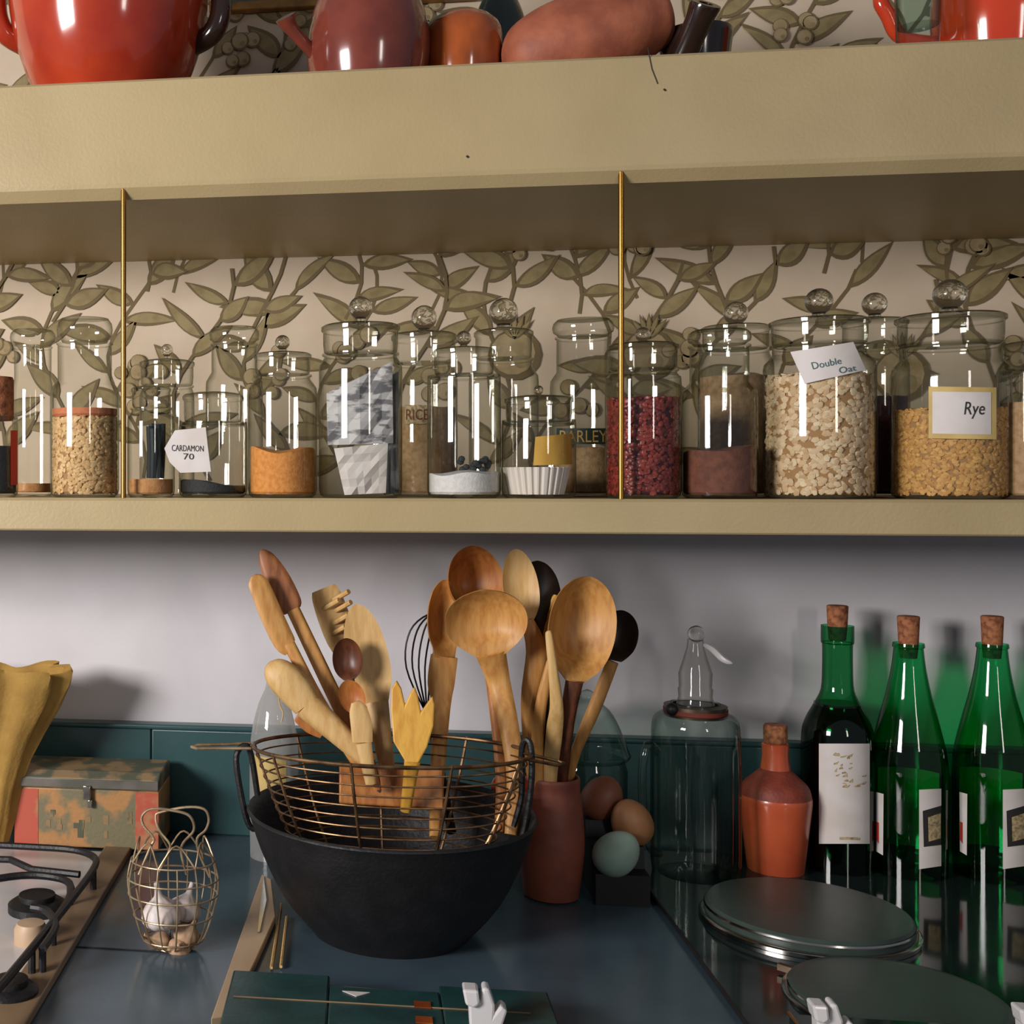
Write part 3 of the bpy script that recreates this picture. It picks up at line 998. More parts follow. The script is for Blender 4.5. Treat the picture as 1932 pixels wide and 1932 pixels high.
mk('handle', (vs, fs), M['blackglaze'], t)

t, p = pot_root('red_pot', 'bright scarlet glazed pot at the right end of the upper shelf', 'pot', 1885, -0.26)
pr = pprof(1885, -0.26, [(0, 152), (84, 152), (96, 130), (108, 70), (112, 20), (106, -40), (84, -90), (78, -110), (86, -120), (0, -115)], TT)
pr[0] = (0.0005, 0); pr[1] = (pr[1][0], 0)
mk('body', lathe(smooth_prof(pr, 3), (p.x, p.y, TT), 48), M['redpot'], t)
mk('handle', tube(catmull([WY(1790, -40, -.262), WY(1700, -60, -.27), WY(1662, -8, -.275), WY(1676, 30, -.275), WY(1704, 72, -.27), WY(1788, 84, -.262)], 6), .0075, 10), M['redpot'], t)

t, p = pot_root('glass_tumbler', 'green tinted glass tumbler beside the scarlet pot', 'glass', 1732, -0.325)
pr = pprof(1732, -0.325, [(0, 118), (34, 118), (37, 60), (40, -60), (38, -62), (35, 50), (0, 54)], TT)
pr[0] = (0.0005, 0); pr[1] = (pr[1][0], 0)
mk('body', lathe(pr, (p.x, p.y, TT), 32), M['glassg'], t)

# picture on the wall above
a, b = WY(395, 26, -0.012), WY(905, 10, -0.012)
zf = 1.985
t = thing('framed_picture', 'gilt framed green picture hanging above the pots, only its lower edge visible', 'picture', ((a.x + b.x) / 2, -0.006, a.z))
zb_ = a.z
mk('frame', join(box(a.x, b.x, -.018, -.0045, zb_, zb_ + .013), box(a.x, b.x, -.018, -.0045, zb_ + .30, zb_ + .313), box(a.x, a.x + .013, -.018, -.0045, zb_ + .013, zb_ + .30), box(b.x - .013, b.x, -.018, -.0045, zb_ + .013, zb_ + .30)), M['goldf'], t, bevel=.002)
mk('picture_panel', box(a.x + .013, b.x - .013, -.012, -.0045, zb_ + .013, zb_ + .30), M['pic'], t)

# ------------------------------------------------------------------ bottles by the wall
CT = WT + .0062                     # top of the cooktop slab the bottles stand on
BG = 'wine bottles along the wall'


def bottle(label, cx, Y, rows, gm, cork, wine_py, wine_m='wine', group=BG):
    p = WY(cx, 1500, Y)
    t = thing('wine_bottle', label, 'bottle', (p.x, p.y, CT), group)
    pr = pprof(cx, Y, rows, CT)
    r0 = pr[0][0]
    pr = [(0.0005, 0.004), (r0 * .9, 0.0), (r0, 0.006)] + pr[1:]
    mk('body', lathe_open(smooth_prof(pr, 3), (p.x, p.y, CT), 40), M[gm], t)
    cp = pprof(cx, Y, cork, CT)
    mk('cork', lathe([(cp[0][0] * .85, cp[0][1] - .018), (cp[0][0], cp[0][1]), (cp[1][0], cp[1][1] - .001), (cp[1][0] * .9, cp[1][1])], (p.x, p.y, CT), 20), M['cork'], t)
    if wine_py:
        zt = WY(cx, wine_py, Y).z - CT
        full = smooth_prof(pr[1:], 3)
        wp_ = [(0.0005, .004)] + [(max(r - .0022, .001), z + .002) for r, z in full if z + .002 < zt]
        wp_ += [(wp_[-1][0], zt), (0.0005, zt)]
        o = mk('wine', lathe(wp_, (p.x, p.y, CT), 32), M[wine_m], loc=(p.x, p.y, CT + .004))
        tag(o, 'dark wine inside the ' + label.split(' with ')[0], 'wine', kind='stuff')
    return t, p.x, p.y, max(q[0] for q in pr) + .0002


t, ax, ay, R = bottle('tall dark wine bottle with a large white paper label', 1580, -0.062,
                      [(61, 1650), (62, 1500), (62, 1400), (56, 1362), (38, 1325), (28, 1300), (26, 1260), (26, 1215), (28, 1212), (28, 1180)], 'bottled', [(17, 1180), (18.5, 1142)], 1326)
lb = mk('label', patch([(1545, 1403), (1641, 1403), (1641, 1592), (1545, 1592)], ax, ay, R + .0006, 14, 6), M['label'], t, label='large white paper label')
rg = random.Random(4)
pts = []
for k in range(26):
    px, py = rg.uniform(1572, 1630), rg.uniform(1420, 1490)
    pts.append(patch([(px, py), (px + rg.uniform(3, 10), py - rg.uniform(0, 5)), (px + rg.uniform(3, 10), py + 2.0), (px, py + 2.4)], ax, ay, R + .0011, 1, 1))
pts.append(patch([(1584, 1579), (1622, 1580), (1622, 1585), (1584, 1584)], ax, ay, R + .0011, 3, 1))
mk('print', join(*pts), M['tan'], lb)

rows_h = lambda: [(64, 1660), (65, 1520), (64, 1432), (52, 1368), (38, 1310), (29, 1262), (25, 1226), (25, 1222), (27, 1220), (26, 1213)]
GB = [('green wine bottle with sloping shoulders next to the tall dark bottle', 1714, 0), ('green wine bottle with sloping shoulders, second from the tall dark bottle', 1872, 0),
      ('green wine bottle with sloping shoulders cut by the right edge of the picture', 2022, 0)]
for lab_, cx, dy in GB:
    dd = cx - 1714
    t, ax, ay, R = bottle(lab_, cx, -0.07, [(a, b + (0 if dd == 0 else 1)) for a, b in rows_h()], 'bottleg', [(17, 1213), (19, 1162)], None)
    # rear label seen at the left edge, front label at the right
    ch = [hit(px, 1500, ax, ay, R + .0005) for px in (cx + 6, cx + 40)]
    bk = []
    for k in range(9):
        an = radians(18 + 100 * k / 8)
        bk.append((ax + (R + .0005) * cos(an), ay + (R + .0005) * sin(an)))
    zz0, zz1 = WY(cx, 1612, ay).z, WY(cx, 1462, ay).z
    mk('back_label', ([(x, y, z) for z in (zz0, zz1) for x, y in bk], [(k, k + 1, k + 10, k + 9) for k in range(8)]), M['label'], t, label='pale back label seen through the glass')
    b1 = mk('label', patch([(1652 + dd, 1494), (1667 + dd, 1498), (1666 + dd, 1614), (1653 + dd, 1606)], ax, ay, R + .0006, 5, 4), M['label'], t, label='narrow white and red side label')
    mk('print', join(patch([(1653 + dd, 1550), (1658 + dd, 1552), (1658 + dd, 1592), (1653 + dd, 1584)], ax, ay, R + .0011, 2, 2)), M['redink'], b1)
    b2 = mk('label', patch([(1734 + dd, 1490), (1776 + dd, 1488), (1776 + dd, 1634), (1734 + dd, 1640)], ax, ay, R + .0006, 8, 4), M['label'], t, label='white label with a dark arch')
    mk('arch', patch([(1741 + dd, 1530), (1776 + dd, 1520), (1776 + dd, 1594), (1743 + dd, 1598)], ax, ay, R + .0011, 6, 3), M['ink'], b2)
    mk('arch_panel', patch([(1751 + dd, 1542), (1775 + dd, 1534), (1775 + dd, 1582), (1752 + dd, 1588)], ax, ay, R + .0016, 6, 3), M['tan'], b2)

# orange clay bottle
cx, Y = 1463, -0.085
p = WY(cx, 1500, Y)
t = thing('clay_bottle', 'small orange clay bottle with a cork between glass bottle and wine', 'bottle', (p.x, p.y, CT))
pr = pprof(cx, Y, [(46, 1660), (49, 1640), (58, 1560), (63, 1512), (62, 1500)], CT)
pr = [(0.0005, 0), (pr[0][0] * .95, 0)] + pr
mk('body', lathe(smooth_prof(pr, 3), (p.x, p.y, CT), 44), M['orangebottle'], t)
pr2 = pprof(cx, Y, [(62, 1500), (56, 1480), (36, 1460), (26, 1450)], CT)
mk('shoulder', lathe_open(smooth_prof(pr2, 4), (p.x, p.y, CT), 44), M['orangeshoulder'], t, label='matt dark red shoulder')
pr3 = pprof(cx, Y, [(26, 1450), (23, 1425), (24, 1404), (22, 1402), (0, 1402)], CT)
mk('neck', lathe(pr3, (p.x, p.y, CT), 32), M['orangebottle'], t)
cp = pprof(cx, Y, [(18, 1402), (21, 1398), (21, 1370), (19, 1367), (0, 1367)], CT)
mk('cork', lathe(cp, (p.x, p.y, CT), 24), M['cork'], t)

# ribbed glass jar with stopper
cx, Y = 1312, -0.115
p = WY(cx, 1500, Y)
t = thing('stoppered_glass_bottle', 'large ribbed clear glass bottle with a pointed glass stopper and wire collar', 'bottle', (p.x, p.y, CT))
pr = pprof(cx, Y, [(66, 1672), (76, 1650), (78, 1600), (78, 1420), (78, 1375), (72, 1352), (52, 1342), (44, 1338), (44, 1325)], CT)
pr = [(0.0005, .004), (pr[0][0], 0)] + pr[1:]
g = lathe(smooth_prof(pr, 3), (p.x, p.y, CT), 72, mod=lambda a, z: 1 + .022 * sin(a * 18) * (1 if .01 < z < .16 else 0))
mk('body', (g[0], [f for f in g[1] if len(f) == 4]), M['glassg'], t)
cp = pprof(cx, Y, [(40, 1352), (56, 1350), (56, 1330), (40, 1328)], CT)
mk('collar', lathe_open(cp, (p.x, p.y, CT), 36), M['steel'], t)
cl = pprof(cx, Y, [(57, 1346), (57, 1336)], CT)
mk('collar_band', lathe_open(cl, (p.x, p.y, CT), 36), M['inkr'], t, label='red collar band')
kx = WY(1268, 1338, Y - .02)
mk('collar_knob', ball(kx, .0075, seg=14), M['iron'], t)
np_ = pprof(cx, Y, [(34, 1328), (30, 1315), (31, 1300), (29, 1296), (30, 1270), (22, 1245), (15, 1220), (14, 1206)], CT)
mk('stopper', lathe(np_, (p.x, p.y, CT), 32), M['glass'], t)
mk('stopper_ball', ball(WY(cx + 2, 1196, Y), 16 * MP(cx, Y), seg=20), M['knob'], t)
mk('spout', tube(catmull([WY(1328, 1216, Y - .005), WY(1345, 1226, Y - .012), WY(1364, 1244, Y - .016), WY(1382, 1252, Y - .018)], 4), [.002, .0028, .0034, .0036, .0038, .004, .004, .004, .0038, .0034, .003, .0022, .001], 8), M['white'], t)
mk('handle', tube(catmull([WY(1242, 1420, Y - .03), WY(1222, 1405, Y - .045), WY(1212, 1450, Y - .05), WY(1214, 1540, Y - .05), WY(1228, 1600, Y - .045), WY(1244, 1610, Y - .03)], 5), .0048, 10), M['glassg'], t)

# glass cloche behind
cx, Y = 1108, -0.085
p = WY(cx, 1500, Y)
t = thing('covered_glass_dish', 'faint greenish covered glass jar in the shade behind the spoons', 'jar', (p.x, p.y, WT))
pr = pprof(cx, Y, [(62, 1640), (70, 1625), (72, 1450), (66, 1430)], WT)
pr = [(0.0005, .003), (pr[0][0], 0)] + pr[1:]
mk('body', lathe_open(pr, (p.x, p.y, WT), 40), M['glassg'], t)
pr = pprof(cx, Y, [(72, 1430), (78, 1422), (74, 1412), (58, 1370), (40, 1338), (14, 1318), (12, 1306), (0.3, 1300)], WT)
mk('lid', lathe_open(smooth_prof(pr, 3), (p.x, p.y, WT), 40), M['glassg'], t)

# ------------------------------------------------------------------ tin box, cloth bag
fl0, fl1 = WZ(30, 1590, WT + .006), WZ(300, 1606, WT + .006)
bx0, bx1 = fl0.x, fl1.x
by = min(fl0.y, fl1.y)
bd = -0.03
zt = WY(170, 1489, by).z
t = thing('tin_box', 'long old tin box with peeling red and tan paint behind the hob', 'box', ((bx0 + bx1) / 2, (by + bd) / 2, WT + .006))
ew = (bx1 - bx0)
mk('body', box(bx0, bx1, by, bd, WT + .006, zt), M['tin'], t, bevel=.002)
mk('corner_panel', join(box(bx1 - ew * .16, bx1 - .0008, by - .0006, by + .002, WT + .008, zt - .002)), M['tinred'], t, label='faded red painted end panel')
mk('corner_panel', join(box(bx0 + .001, bx0 + ew * .17, by - .0006, by + .002, WT + .008, zt - .002)), M['tinred'], t, label='faded red painted end panel')
rg = random.Random(12)
gs = []
for k in range(14):
    x = bx0 + ew * rg.uniform(.22, .8); z = WT + rg.uniform(.018, .05)
    s = rg.uniform(.004, .009)
    mk('painted_patch', box(x, x + s, by - .0005 - k * .00001, by + .002, z, z + s * rg.uniform(.8, 2.2)), M['tinlid'], t, smooth=False)
zl = WY(170, 1468, by).z
ztop = zl + .006
pr = [(bx0 + .004, by - .003, zt + .0004), (bx0 + .004, by - .003, zl), (bx0 + .004, by + .012, ztop), (bx0 + .004, bd - .01, ztop + .002), (bx0 + .004, bd, ztop - .004), (bx0 + .004, bd, zt + .0004)]
ld = mk('lid', prism(pr, (ew - .004, 0, 0)), M['tinlid'], t, smooth=False, bevel=.002)
mk('lid_rim', box(bx0 + .004, bx1 - .0005, by - .0045, by - .0025, zt + .002, zl - .001), M['tinrim'], ld, bevel=.0006)
lx = WY(166, 1500, by).x
mk('latch', join(box(lx - .005, lx + .005, by - .008, by - .003, zt - .012, zt + .006), box(lx + .001, lx + .007, by - .0075, by - .0005, zt - .022, zt - .012)), M['chrome'], t, bevel=.001)

# mustard cloth bag: rings with folds
vs, fs = [], []
rows = [(1586, -46, 60), (1540, -40, 66), (1480, -34, 72), (1430, -26, 80), (1380, -16, 94), (1330, -4, 110), (1290, 2, 122), (1266, 4, 126), (1258, 4, 124), (1264, 4, 112), (1330, 4, 96), (1400, 0, 60)]
Yc = -0.125
seg = 64
for j, (py, cx, hw) in enumerate(rows):
    for k in range(seg):
        a = 2 * pi * k / seg
        f = 1 + .11 * sin(a * 7 + j * .18) * (0.35 + .65 * min(1, j / 6)) + .05 * sin(a * 13 + j * .5)
        c = WY(cx, py, Yc)
        m_ = MP(cx, Yc)
        x = c.x + hw * m_ * f * cos(a)
        y = Yc + hw * m_ * f * .52 * sin(a)
        z = c.z + (6 * sin(a * 3) + 4 * sin(a * 7 + 1)) * m_ * (1 if j in (6, 7, 8, 9) else 0)
        y = min(y, -.026)
        vs.append((x, y, max(z, WT + .0015)))
for j in range(len(rows) - 1):
    for k in range(seg):
        fs.append((j * seg + k, j * seg + (k + 1) % seg, (j + 1) * seg + (k + 1) % seg, (j + 1) * seg + k))
fs.append(tuple(range(seg - 1, -1, -1)))
p = WY(-20, 1586, Yc)
o = mk('cloth_bag', (vs, fs), M['cloth'], loc=(p.x, Yc, WT + .001))
tag(o, 'crumpled mustard cloth bag standing at the left edge beside the tin box', 'bag')

# ------------------------------------------------------------------ hob
e0, e1_ = WZ(250, 1607, WT), WZ(78, 1900, WT)
xr = (e0.x + e1_.x) / 2
t = thing('gas_hob', 'gas hob with black pan supports set in the worktop at the left', 'hob', (xr - .2, -0.37, WT))
ya, yb = by - .004, -0.70
mk('tray', box(xr - .42, xr - .022, yb, ya, WT + .0003, WT + .004), M['white'], t, bevel=.001)  # coloured white to stand for the bright reflection on the hob top
dirv = (e1_ - e0).normalized()
sidev = V((-1, 0, 0))
pts = [e0 + V((0, 0, .0004)), e0 + V((-.034, 0, .0004)), e1_ + dirv * .15 + V((-.034, 0, .0004)), e1_ + dirv * .15 + V((0, 0, .0004))]
mk('edge_trim', prism(pts, (0, 0, .009)), M['board'], t, smooth=False, bevel=.0015, label='brownish metal edge trim')
for (cpx, cpy, big) in ((70, 1690, 1.0), (20, 1850, .8)):
    c = WZ(cpx, cpy, WT + .02)
    mk('burner', join(lathe([(.032 * big, 0), (.032 * big, .008), (.026 * big, .012), (.0005, .012)], (c.x, c.y, WT + .004), 28), lathe([(.02 * big, .012), (.02 * big, .018), (.0005, .019)], (c.x, c.y, WT + .004), 24)), M['iron'], t)
zz = WT + .032


def supp(path):
    return tube([WZ(px, py, zz) for px, py in path], .0042, 8)


mk('pan_support', supp(catmull([(-60, 1592), (60, 1598), (140, 1604), (178, 1618), (176, 1640), (140, 1690), (60, 1790), (10, 1850), (-60, 1930)], 4)), M['iron'], t)
mk('pan_support', supp(catmull([(-40, 1664), (40, 1652), (100, 1655), (132, 1668), (128, 1700), (100, 1740)], 4)), M['iron'], t)
mk('pan_support', supp([(-40, 1620), (20, 1622), (60, 1640), (150, 1650)]), M['iron'], t)
mk('pan_support', supp(catmull([(60, 1712), (90, 1720), (104, 1750), (80, 1790)], 4)), M['iron'], t)
for px, py in ((176, 1640), (60, 1790), (132, 1668), (100, 1740), (80, 1788)):
    q = WZ(px, py, zz)
    mk('support_foot', tube([q, V((q.x, q.y, WT + .003))], .0038, 8), M['iron'], t)
c = WZ(58, 1748, WT + .02)
mk('knob', lathe([(.017, 0), (.017, .014), (.014, .02), (.0005, .021)], (c.x, c.y, WT + .004), 24), M['cane'], t, label='beige knob')

# ------------------------------------------------------------------ cooktop with two lidded plates (right)
q0, q1 = WZ(1208, 1655, WT + .006), WZ(1410, 1932, WT + .006)
t = thing('cooktop', 'black glossy enamel cooktop with two round lidded hotplates at the right', 'cooktop', (0.5, -0.4, WT))
dv = (q1 - q0)
p0 = q0 + dv * ((-0.027 - q0.y) / dv.y)
p1 = q0 + dv * ((-0.80 - q0.y) / dv.y)
mk('slab', prism([(p0.x, -0.027, WT + .0004), (1.2, -0.027, WT + .0004), (1.2, -0.80, WT + .0004), (p1.x, -0.80, WT + .0004)][::-1], (0, 0, .0056)), M['cook'], t, smooth=False, bevel=.0015)
mk('slab_edge', tube([V((p0.x, p0.y, WT + .005)), V((p1.x, p1.y, WT + .005))], .002, 6), M['iron'], t)


def plate(px, py, r, h, dd):
    c = WZ(px, py, WT + .006 + h)
    z = WT + .0062
    o = mk('hotplate_lid', lathe([(r * 1.04, 0), (r * 1.04, h * .25), (r, h * .3), (r, h * .85), (r * .975, h), (r * .9, h * 1.02), (.0005, h * 1.05)], (c.x, c.y, z), 64), M['plate'], t)
    mk('rim', lathe_open([(r * 1.06, .0002), (r * 1.06, h * .22), (r * 1.045, h * .3), (r * 1.005, h * .32)], (c.x, c.y, z), 64), M['chrome'], o)
    mk('rim', lathe_open([(r * 1.004, h * .62), (r * 1.012, h * .7), (r * 1.004, h * .8)], (c.x, c.y, z), 64), M['chrome'], o)
    return c


plate(1522, 1712, .100, .018, 0)
c2 = plate(1692, 1874, .088, .010, 0)
mk('clip', obox(WZ(1493, 1830, WT + .012), (1, -.9, 0), (0, 0, 1), (.9, 1, 0), .012, .003, .003), M['steel'], t)

# front control rails with white taps
def tap(parent, px, py, z, s=1.0):
    """white tap: base, upright beak and a turned grey-white lever block; px, py is the middle of its base."""
    Y = WZ(px, py, z).y
    P = lambda a, b: WY(px + a * s, py + b * s, Y)
    bz = [(-28, 0), (-30, -44), (-8, -46), (-3, -74), (9, -72), (20, -40), (19, -24), (32, -40), (44, -30), (34, 0)]
    mk('tap_body', prism([P(a, b) for a, b in bz][::-1], (0.0005, .016, 0)), M['white'], parent, smooth=False, bevel=.002)
    lv = [(-36, -44), (-42, -74), (-12, -72), (-9, -46), (-20, -38)]
    mk('tap_lever', prism([P(a, b) - V((0, .004, 0)) for a, b in lv][::-1], (0.0005, .018, 0)), M['white'], parent, smooth=False, bevel=.002)


g0, g1 = WZ(440, 1830, WT + .03), WZ(1030, 1862, WT + .03)
yb_ = (g0.y + g1.y) / 2
t = thing('cooker_rail', 'worn green painted cooker front with slot and white tap at the bottom', 'cooker', ((g0.x + g1.x) / 2, yb_ - .12, WT))
xe = g1.x
slx0, slx1 = WZ(622, 1850, WT + .03).x, WZ(828, 1862, WT + .03).x
mk('panel', join(box(g0.x, slx0, yb_ - .27, yb_, WT + .0003, WT + .03), box(slx0, slx1, yb_ - .27, yb_ - .022, WT + .0003, WT + .03), box(slx1, xe, yb_ - .27, yb_ - .008, WT + .0003, WT + .03)), mat('worn_green_enamel', (34, 70, 68), 0.3, rgb2=(28, 58, 58), scale=30, bump=.1), t, bevel=.002)
mk('slot', box(slx0 + .0005, slx1 - .0005, yb_ - .0215, yb_ - .002, WT + .0003, WT + .018), M['iron'], t)
mk('slot_edge', tube([V((slx0, yb_ - .004, WT + .021)), V((slx1, yb_ - .006, WT + .021))], .0013, 6), M['board'], t)
mk('seam', tube([WZ(440, 1880, WT + .0303), WZ(1000, 1912, WT + .0303)], .0008, 6), M['board'], t)
for px, py in ((797, 1897), (800, 1926)):
    c = WZ(px, py, WT + .03)
    mk('rust_patch', box(c.x - .007, c.x + .007, c.y - .006, c.y + .006, WT + .0302, WT + .0312), M['orangeglaze'], t)
c = WZ(672, 1874, WT + .03)
mk('chip', prism([(c.x - .012, c.y + .002, WT + .0302), (c.x, c.y - .008, WT + .0302), (c.x + .012, c.y + .002, WT + .0302)], (0, 0, .0006)), M['label'], t)
tap(t, 914, 1938, WT + .03)

g0, g1 = WZ(1475, 1900, WT + .03), WZ(1932, 1912, WT + .03)
yb_ = min(g0.y, c2.y - .096)
t = thing('cooker_rail', 'black cooker front rail with white taps at the bottom right', 'cooker', (g0.x + .15, yb_ - .08, WT))
mk('panel', box(g0.x, g0.x + .42, yb_ - .18, yb_, WT + .0062, WT + .032), M['cook'], t, bevel=.002)
mk('panel_edge', tube([V((g0.x, yb_, WT + .032)), V((g0.x, yb_ - .18, WT + .032))], .0016, 6), M['brass'], t)
tap(t, 1572, 1968, WT + .032)
tap(t, 1962, 1976, WT + .032)

# tan worn strip lying between hob and cooker
t = thing('cutting_board', 'narrow worn tan board with painted highlight strip lying left of the black pan', 'board', WZ(470, 1790, WT))
pts = [WZ(494, 1662, WT + .0006), WZ(512, 1672, WT + .0006), WZ(520, 1742, WT + .0006), WZ(484, 1824, WT + .0006), WZ(432, 1932, WT + .0006), WZ(398, 1938, WT + .0006)]
mk('board', prism(pts[::-1], (0, 0, .008)), M['boardl'], t, smooth=False, bevel=.001)
pts = [WZ(497, 1655, WT + .0088), WZ(503, 1700, WT + .0088), WZ(490, 1760, WT + .0088), WZ(486, 1760, WT + .0088), WZ(492, 1700, WT + .0088)]
mk('highlight_strip', prism(pts[::-1], (0, 0, .0012)), M['chrome'], t, smooth=False)  # chrome sliver laid on as the board's white highlight
t = thing('skewer_pair', 'two thin tan skewers lying beside the narrow board', 'skewers', WZ(525, 1780, WT))
mk('skewer', tube([WZ(530, 1706, WT + .003), WZ(512, 1826, WT + .003)], .0016, 6), M['woodp'], t)
mk('skewer', tube([WZ(541, 1730, WT + .003), WZ(530, 1824, WT + .003)], .0016, 6), M['woodp'], t)

# ------------------------------------------------------------------ black pan with the wire basket in it
PX, PY_ = 735, -0.335
p = WY(PX, 1500, PY_)
bxc, byc = p.x, p.y
t = thing('black_pan', 'big black iron pan holding the wire basket', 'pan', (bxc, byc, WT))
pr = smooth_prof([(0.0005, .0), (.075, .0), (.085, .004), (.116, .042), (.138, .088), (.149, .122), (.152, .126), (.147, .126), (.134, .09), (.112, .046), (.078, .01), (.0005, .008)], 3)
mk('body', lathe(pr, (bxc, byc, WT), 64), M['iron'], t)
for sx, pts in ((-1, [(500, 1560, -.335), (472, 1560, -.335), (455, 1500, -.335), (446, 1425, -.335), (470, 1412, -.33), (486, 1500, -.325)]),
                (1, [(975, 1600, -.335), (990, 1560, -.335), (1003, 1470, -.335), (1000, 1402, -.335), (985, 1410, -.328), (984, 1500, -.32), (968, 1560, -.325)])):
    mk('handle', tube(catmull([WY(*q) for q in pts], 5), .0033, 8), M['iron'], t)

zr = 1.378 - (1414 - 905) * MP(PX, PY_)
z0 = WT + .034
rx, ry = 258 * MP(PX, PY_), .082
t = thing('wire_basket', 'oval tarnished wire basket with long loop handles set in the black pan', 'basket', (bxc, byc, z0))


def ring(f, z, n=72):
    return [V((bxc + rx * f * cos(2 * pi * k / n), byc + ry * (f ** .9) * sin(2 * pi * k / n), z)) for k in range(n)]


def bf(s): return .42 + .58 * s ** .62


mk('rim', tube(ring(1.0, zr), .0021, 8, True), M['wire'], t)
hoops = []
for i in range(14):
    s = i / 14
    hoops.append(tube(ring(bf(s), z0 + .002 + (zr - z0) * s, 64), .00095, 6, True))
for yy in (-.03, -.01, .01, .03):
    hoops.append(tube([V((bxc - .05, byc + yy, z0 + .002)), V((bxc + .05, byc + yy, z0 + .002))], .0009, 6))
mk('wire_mesh', join(*hoops), M['wire'], t)
for k in range(9):
    a = 2 * pi * (k + .35) / 9
    pts = []
    for i in range(9):
        s = i / 8
        f = bf(s)
        pts.append(V((bxc + rx * f * cos(a) * 1.006, byc + ry * f ** .9 * sin(a) * 1.012, z0 + .002 + (zr - z0) * s)))
    mk('rib', tube(pts, .0017, 6), M['wire'], t)
mk('handle', tube([WY(474, 1402, -.328), WY(372, 1406, -.34), WY(362, 1409, -.345), WY(372, 1412, -.35), WY(474, 1412, -.342)], .0018, 8), M['wirep'], t)
mk('handle', tube([WY(985, 1420, -.328), WY(1052, 1436, -.32), WY(1064, 1440, -.325), WY(1052, 1444, -.335), WY(980, 1430, -.342)], .0018, 8), M['wire'], t)

# milky bottle behind the basket
cx, Y = 517, -0.10
p = WY(cx, 1500, Y)
t = thing('milky_glass_bottle', 'pale milky glass bottle with a string, behind the left end of the basket', 'bottle', (p.x, p.y, WT))
pr = pprof(cx, Y, [(40, 1630), (45, 1610), (46, 1440), (42, 1380), (30, 1330), (17, 1300), (13, 1278), (16, 1274), (15, 1270)], WT)
pr = [(0.0005, .003), (pr[0][0], 0)] + pr[1:]
mk('body', lathe_open(smooth_prof(pr, 3), (p.x, p.y, WT), 36), M['glasst'], t)
cp = pprof(cx, Y, [(12, 1282), (12, 1268), (0.3, 1267)], WT)
mk('stopper', lathe(cp, (p.x, p.y, WT), 20), M['iron'], t, label='dark stopper')
R = 46 * MP(cx, Y)
mk('label', patch([(478, 1424), (540, 1436), (540, 1498), (484, 1500)], p.x, p.y, R + .0006, 10, 4), M['labely'], t, label='yellowed label')
mk('string', tube(catmull([WY(524, 1300, Y - .012), WY(528, 1330, Y - .026), WY(534, 1345, Y - .032), WY(531, 1362, Y - .034)], 4), .0009, 6), M['woodp'], t)

# things lying in the basket
o = mk('wood_block', obox(WY(738, 1484, -.335), (1, .1, -.05), (0, .3, 1), (0, 1, -.3), .055, .021, .010), M['woodo'], loc=WY(738, 1510, -.335), bevel=.002)
tag(o, 'pinkish brown wooden block leaning inside the wire basket', 'wooden block')
c = WZ(795, 1585, z0 + .022)
o = mk('steel_strainer', lathe(smooth_prof([(0.0005, 0), (.02, .002), (.034, .014), (.038, .026), (.036, .026), (.03, .014), (.0005, .005)], 3), (bxc + .035, byc - .008, z0 + .004), 36), M['chrome'], loc=(bxc + .035, byc - .008, z0 + .004))
tag(o, 'small shiny steel bowl lying in the wire basket', 'bowl')

# ------------------------------------------------------------------ wooden utensils
UG = 'wooden kitchen utensils'


def utensil(name, label, cat, head, handle, hm, mm=None, roll=0.0, hname='bowl', n=3, Mx=9):
    b = handle[0]
    t = thing(name, label, cat, WY(b[0], b[1], b[2]), UG)
    mk(hname, loft(head, n, Mx, roll), M[hm], t)
    mk('handle', loft(handle, 4, 7), M[mm or hm], t)
    return t


BB = -.335   # depth inside the basket
# left group, in the wire basket
utensil('wooden_paddle', 'flat orange wooden paddle leaning furthest left in the wire basket', 'paddle',
        [(548, 1222, -.31, 34, 13, 0), (536, 1210, -.31, 42, 13, 0), (512, 1160, -.308, 43, 12, 0), (492, 1112, -.306, 40, 11, 0), (483, 1094, -.305, 32, 9, 0), (478, 1086, -.305, 12, 7, 0)],
        [(712, 1500, BB, 20, 14, 0), (640, 1386, -.325, 22, 15, 0), (590, 1300, -.318, 22, 15, 0), (545, 1215, -.311, 24, 14, 0)], 'wood', roll=.15, hname='blade')
utensil('wooden_paddle', 'dark tipped wooden paddle, tallest of the left utensils in the basket', 'paddle',
        [(552, 1152, -.285, 34, 14, 0), (546, 1140, -.285, 48, 15, 0), (526, 1098, -.283, 48, 15, 0), (506, 1060, -.281, 36, 13, 0), (496, 1044, -.28, 20, 10, 0), (492, 1038, -.28, 6, 6, 0)],
        [(720, 1500, BB, 22, 16, 0), (660, 1372, -.31, 28, 18, 0), (620, 1290, -.298, 28, 18, 0), (553, 1150, -.286, 26, 16, 0)], 'woodm', 'wood', hname='blade')
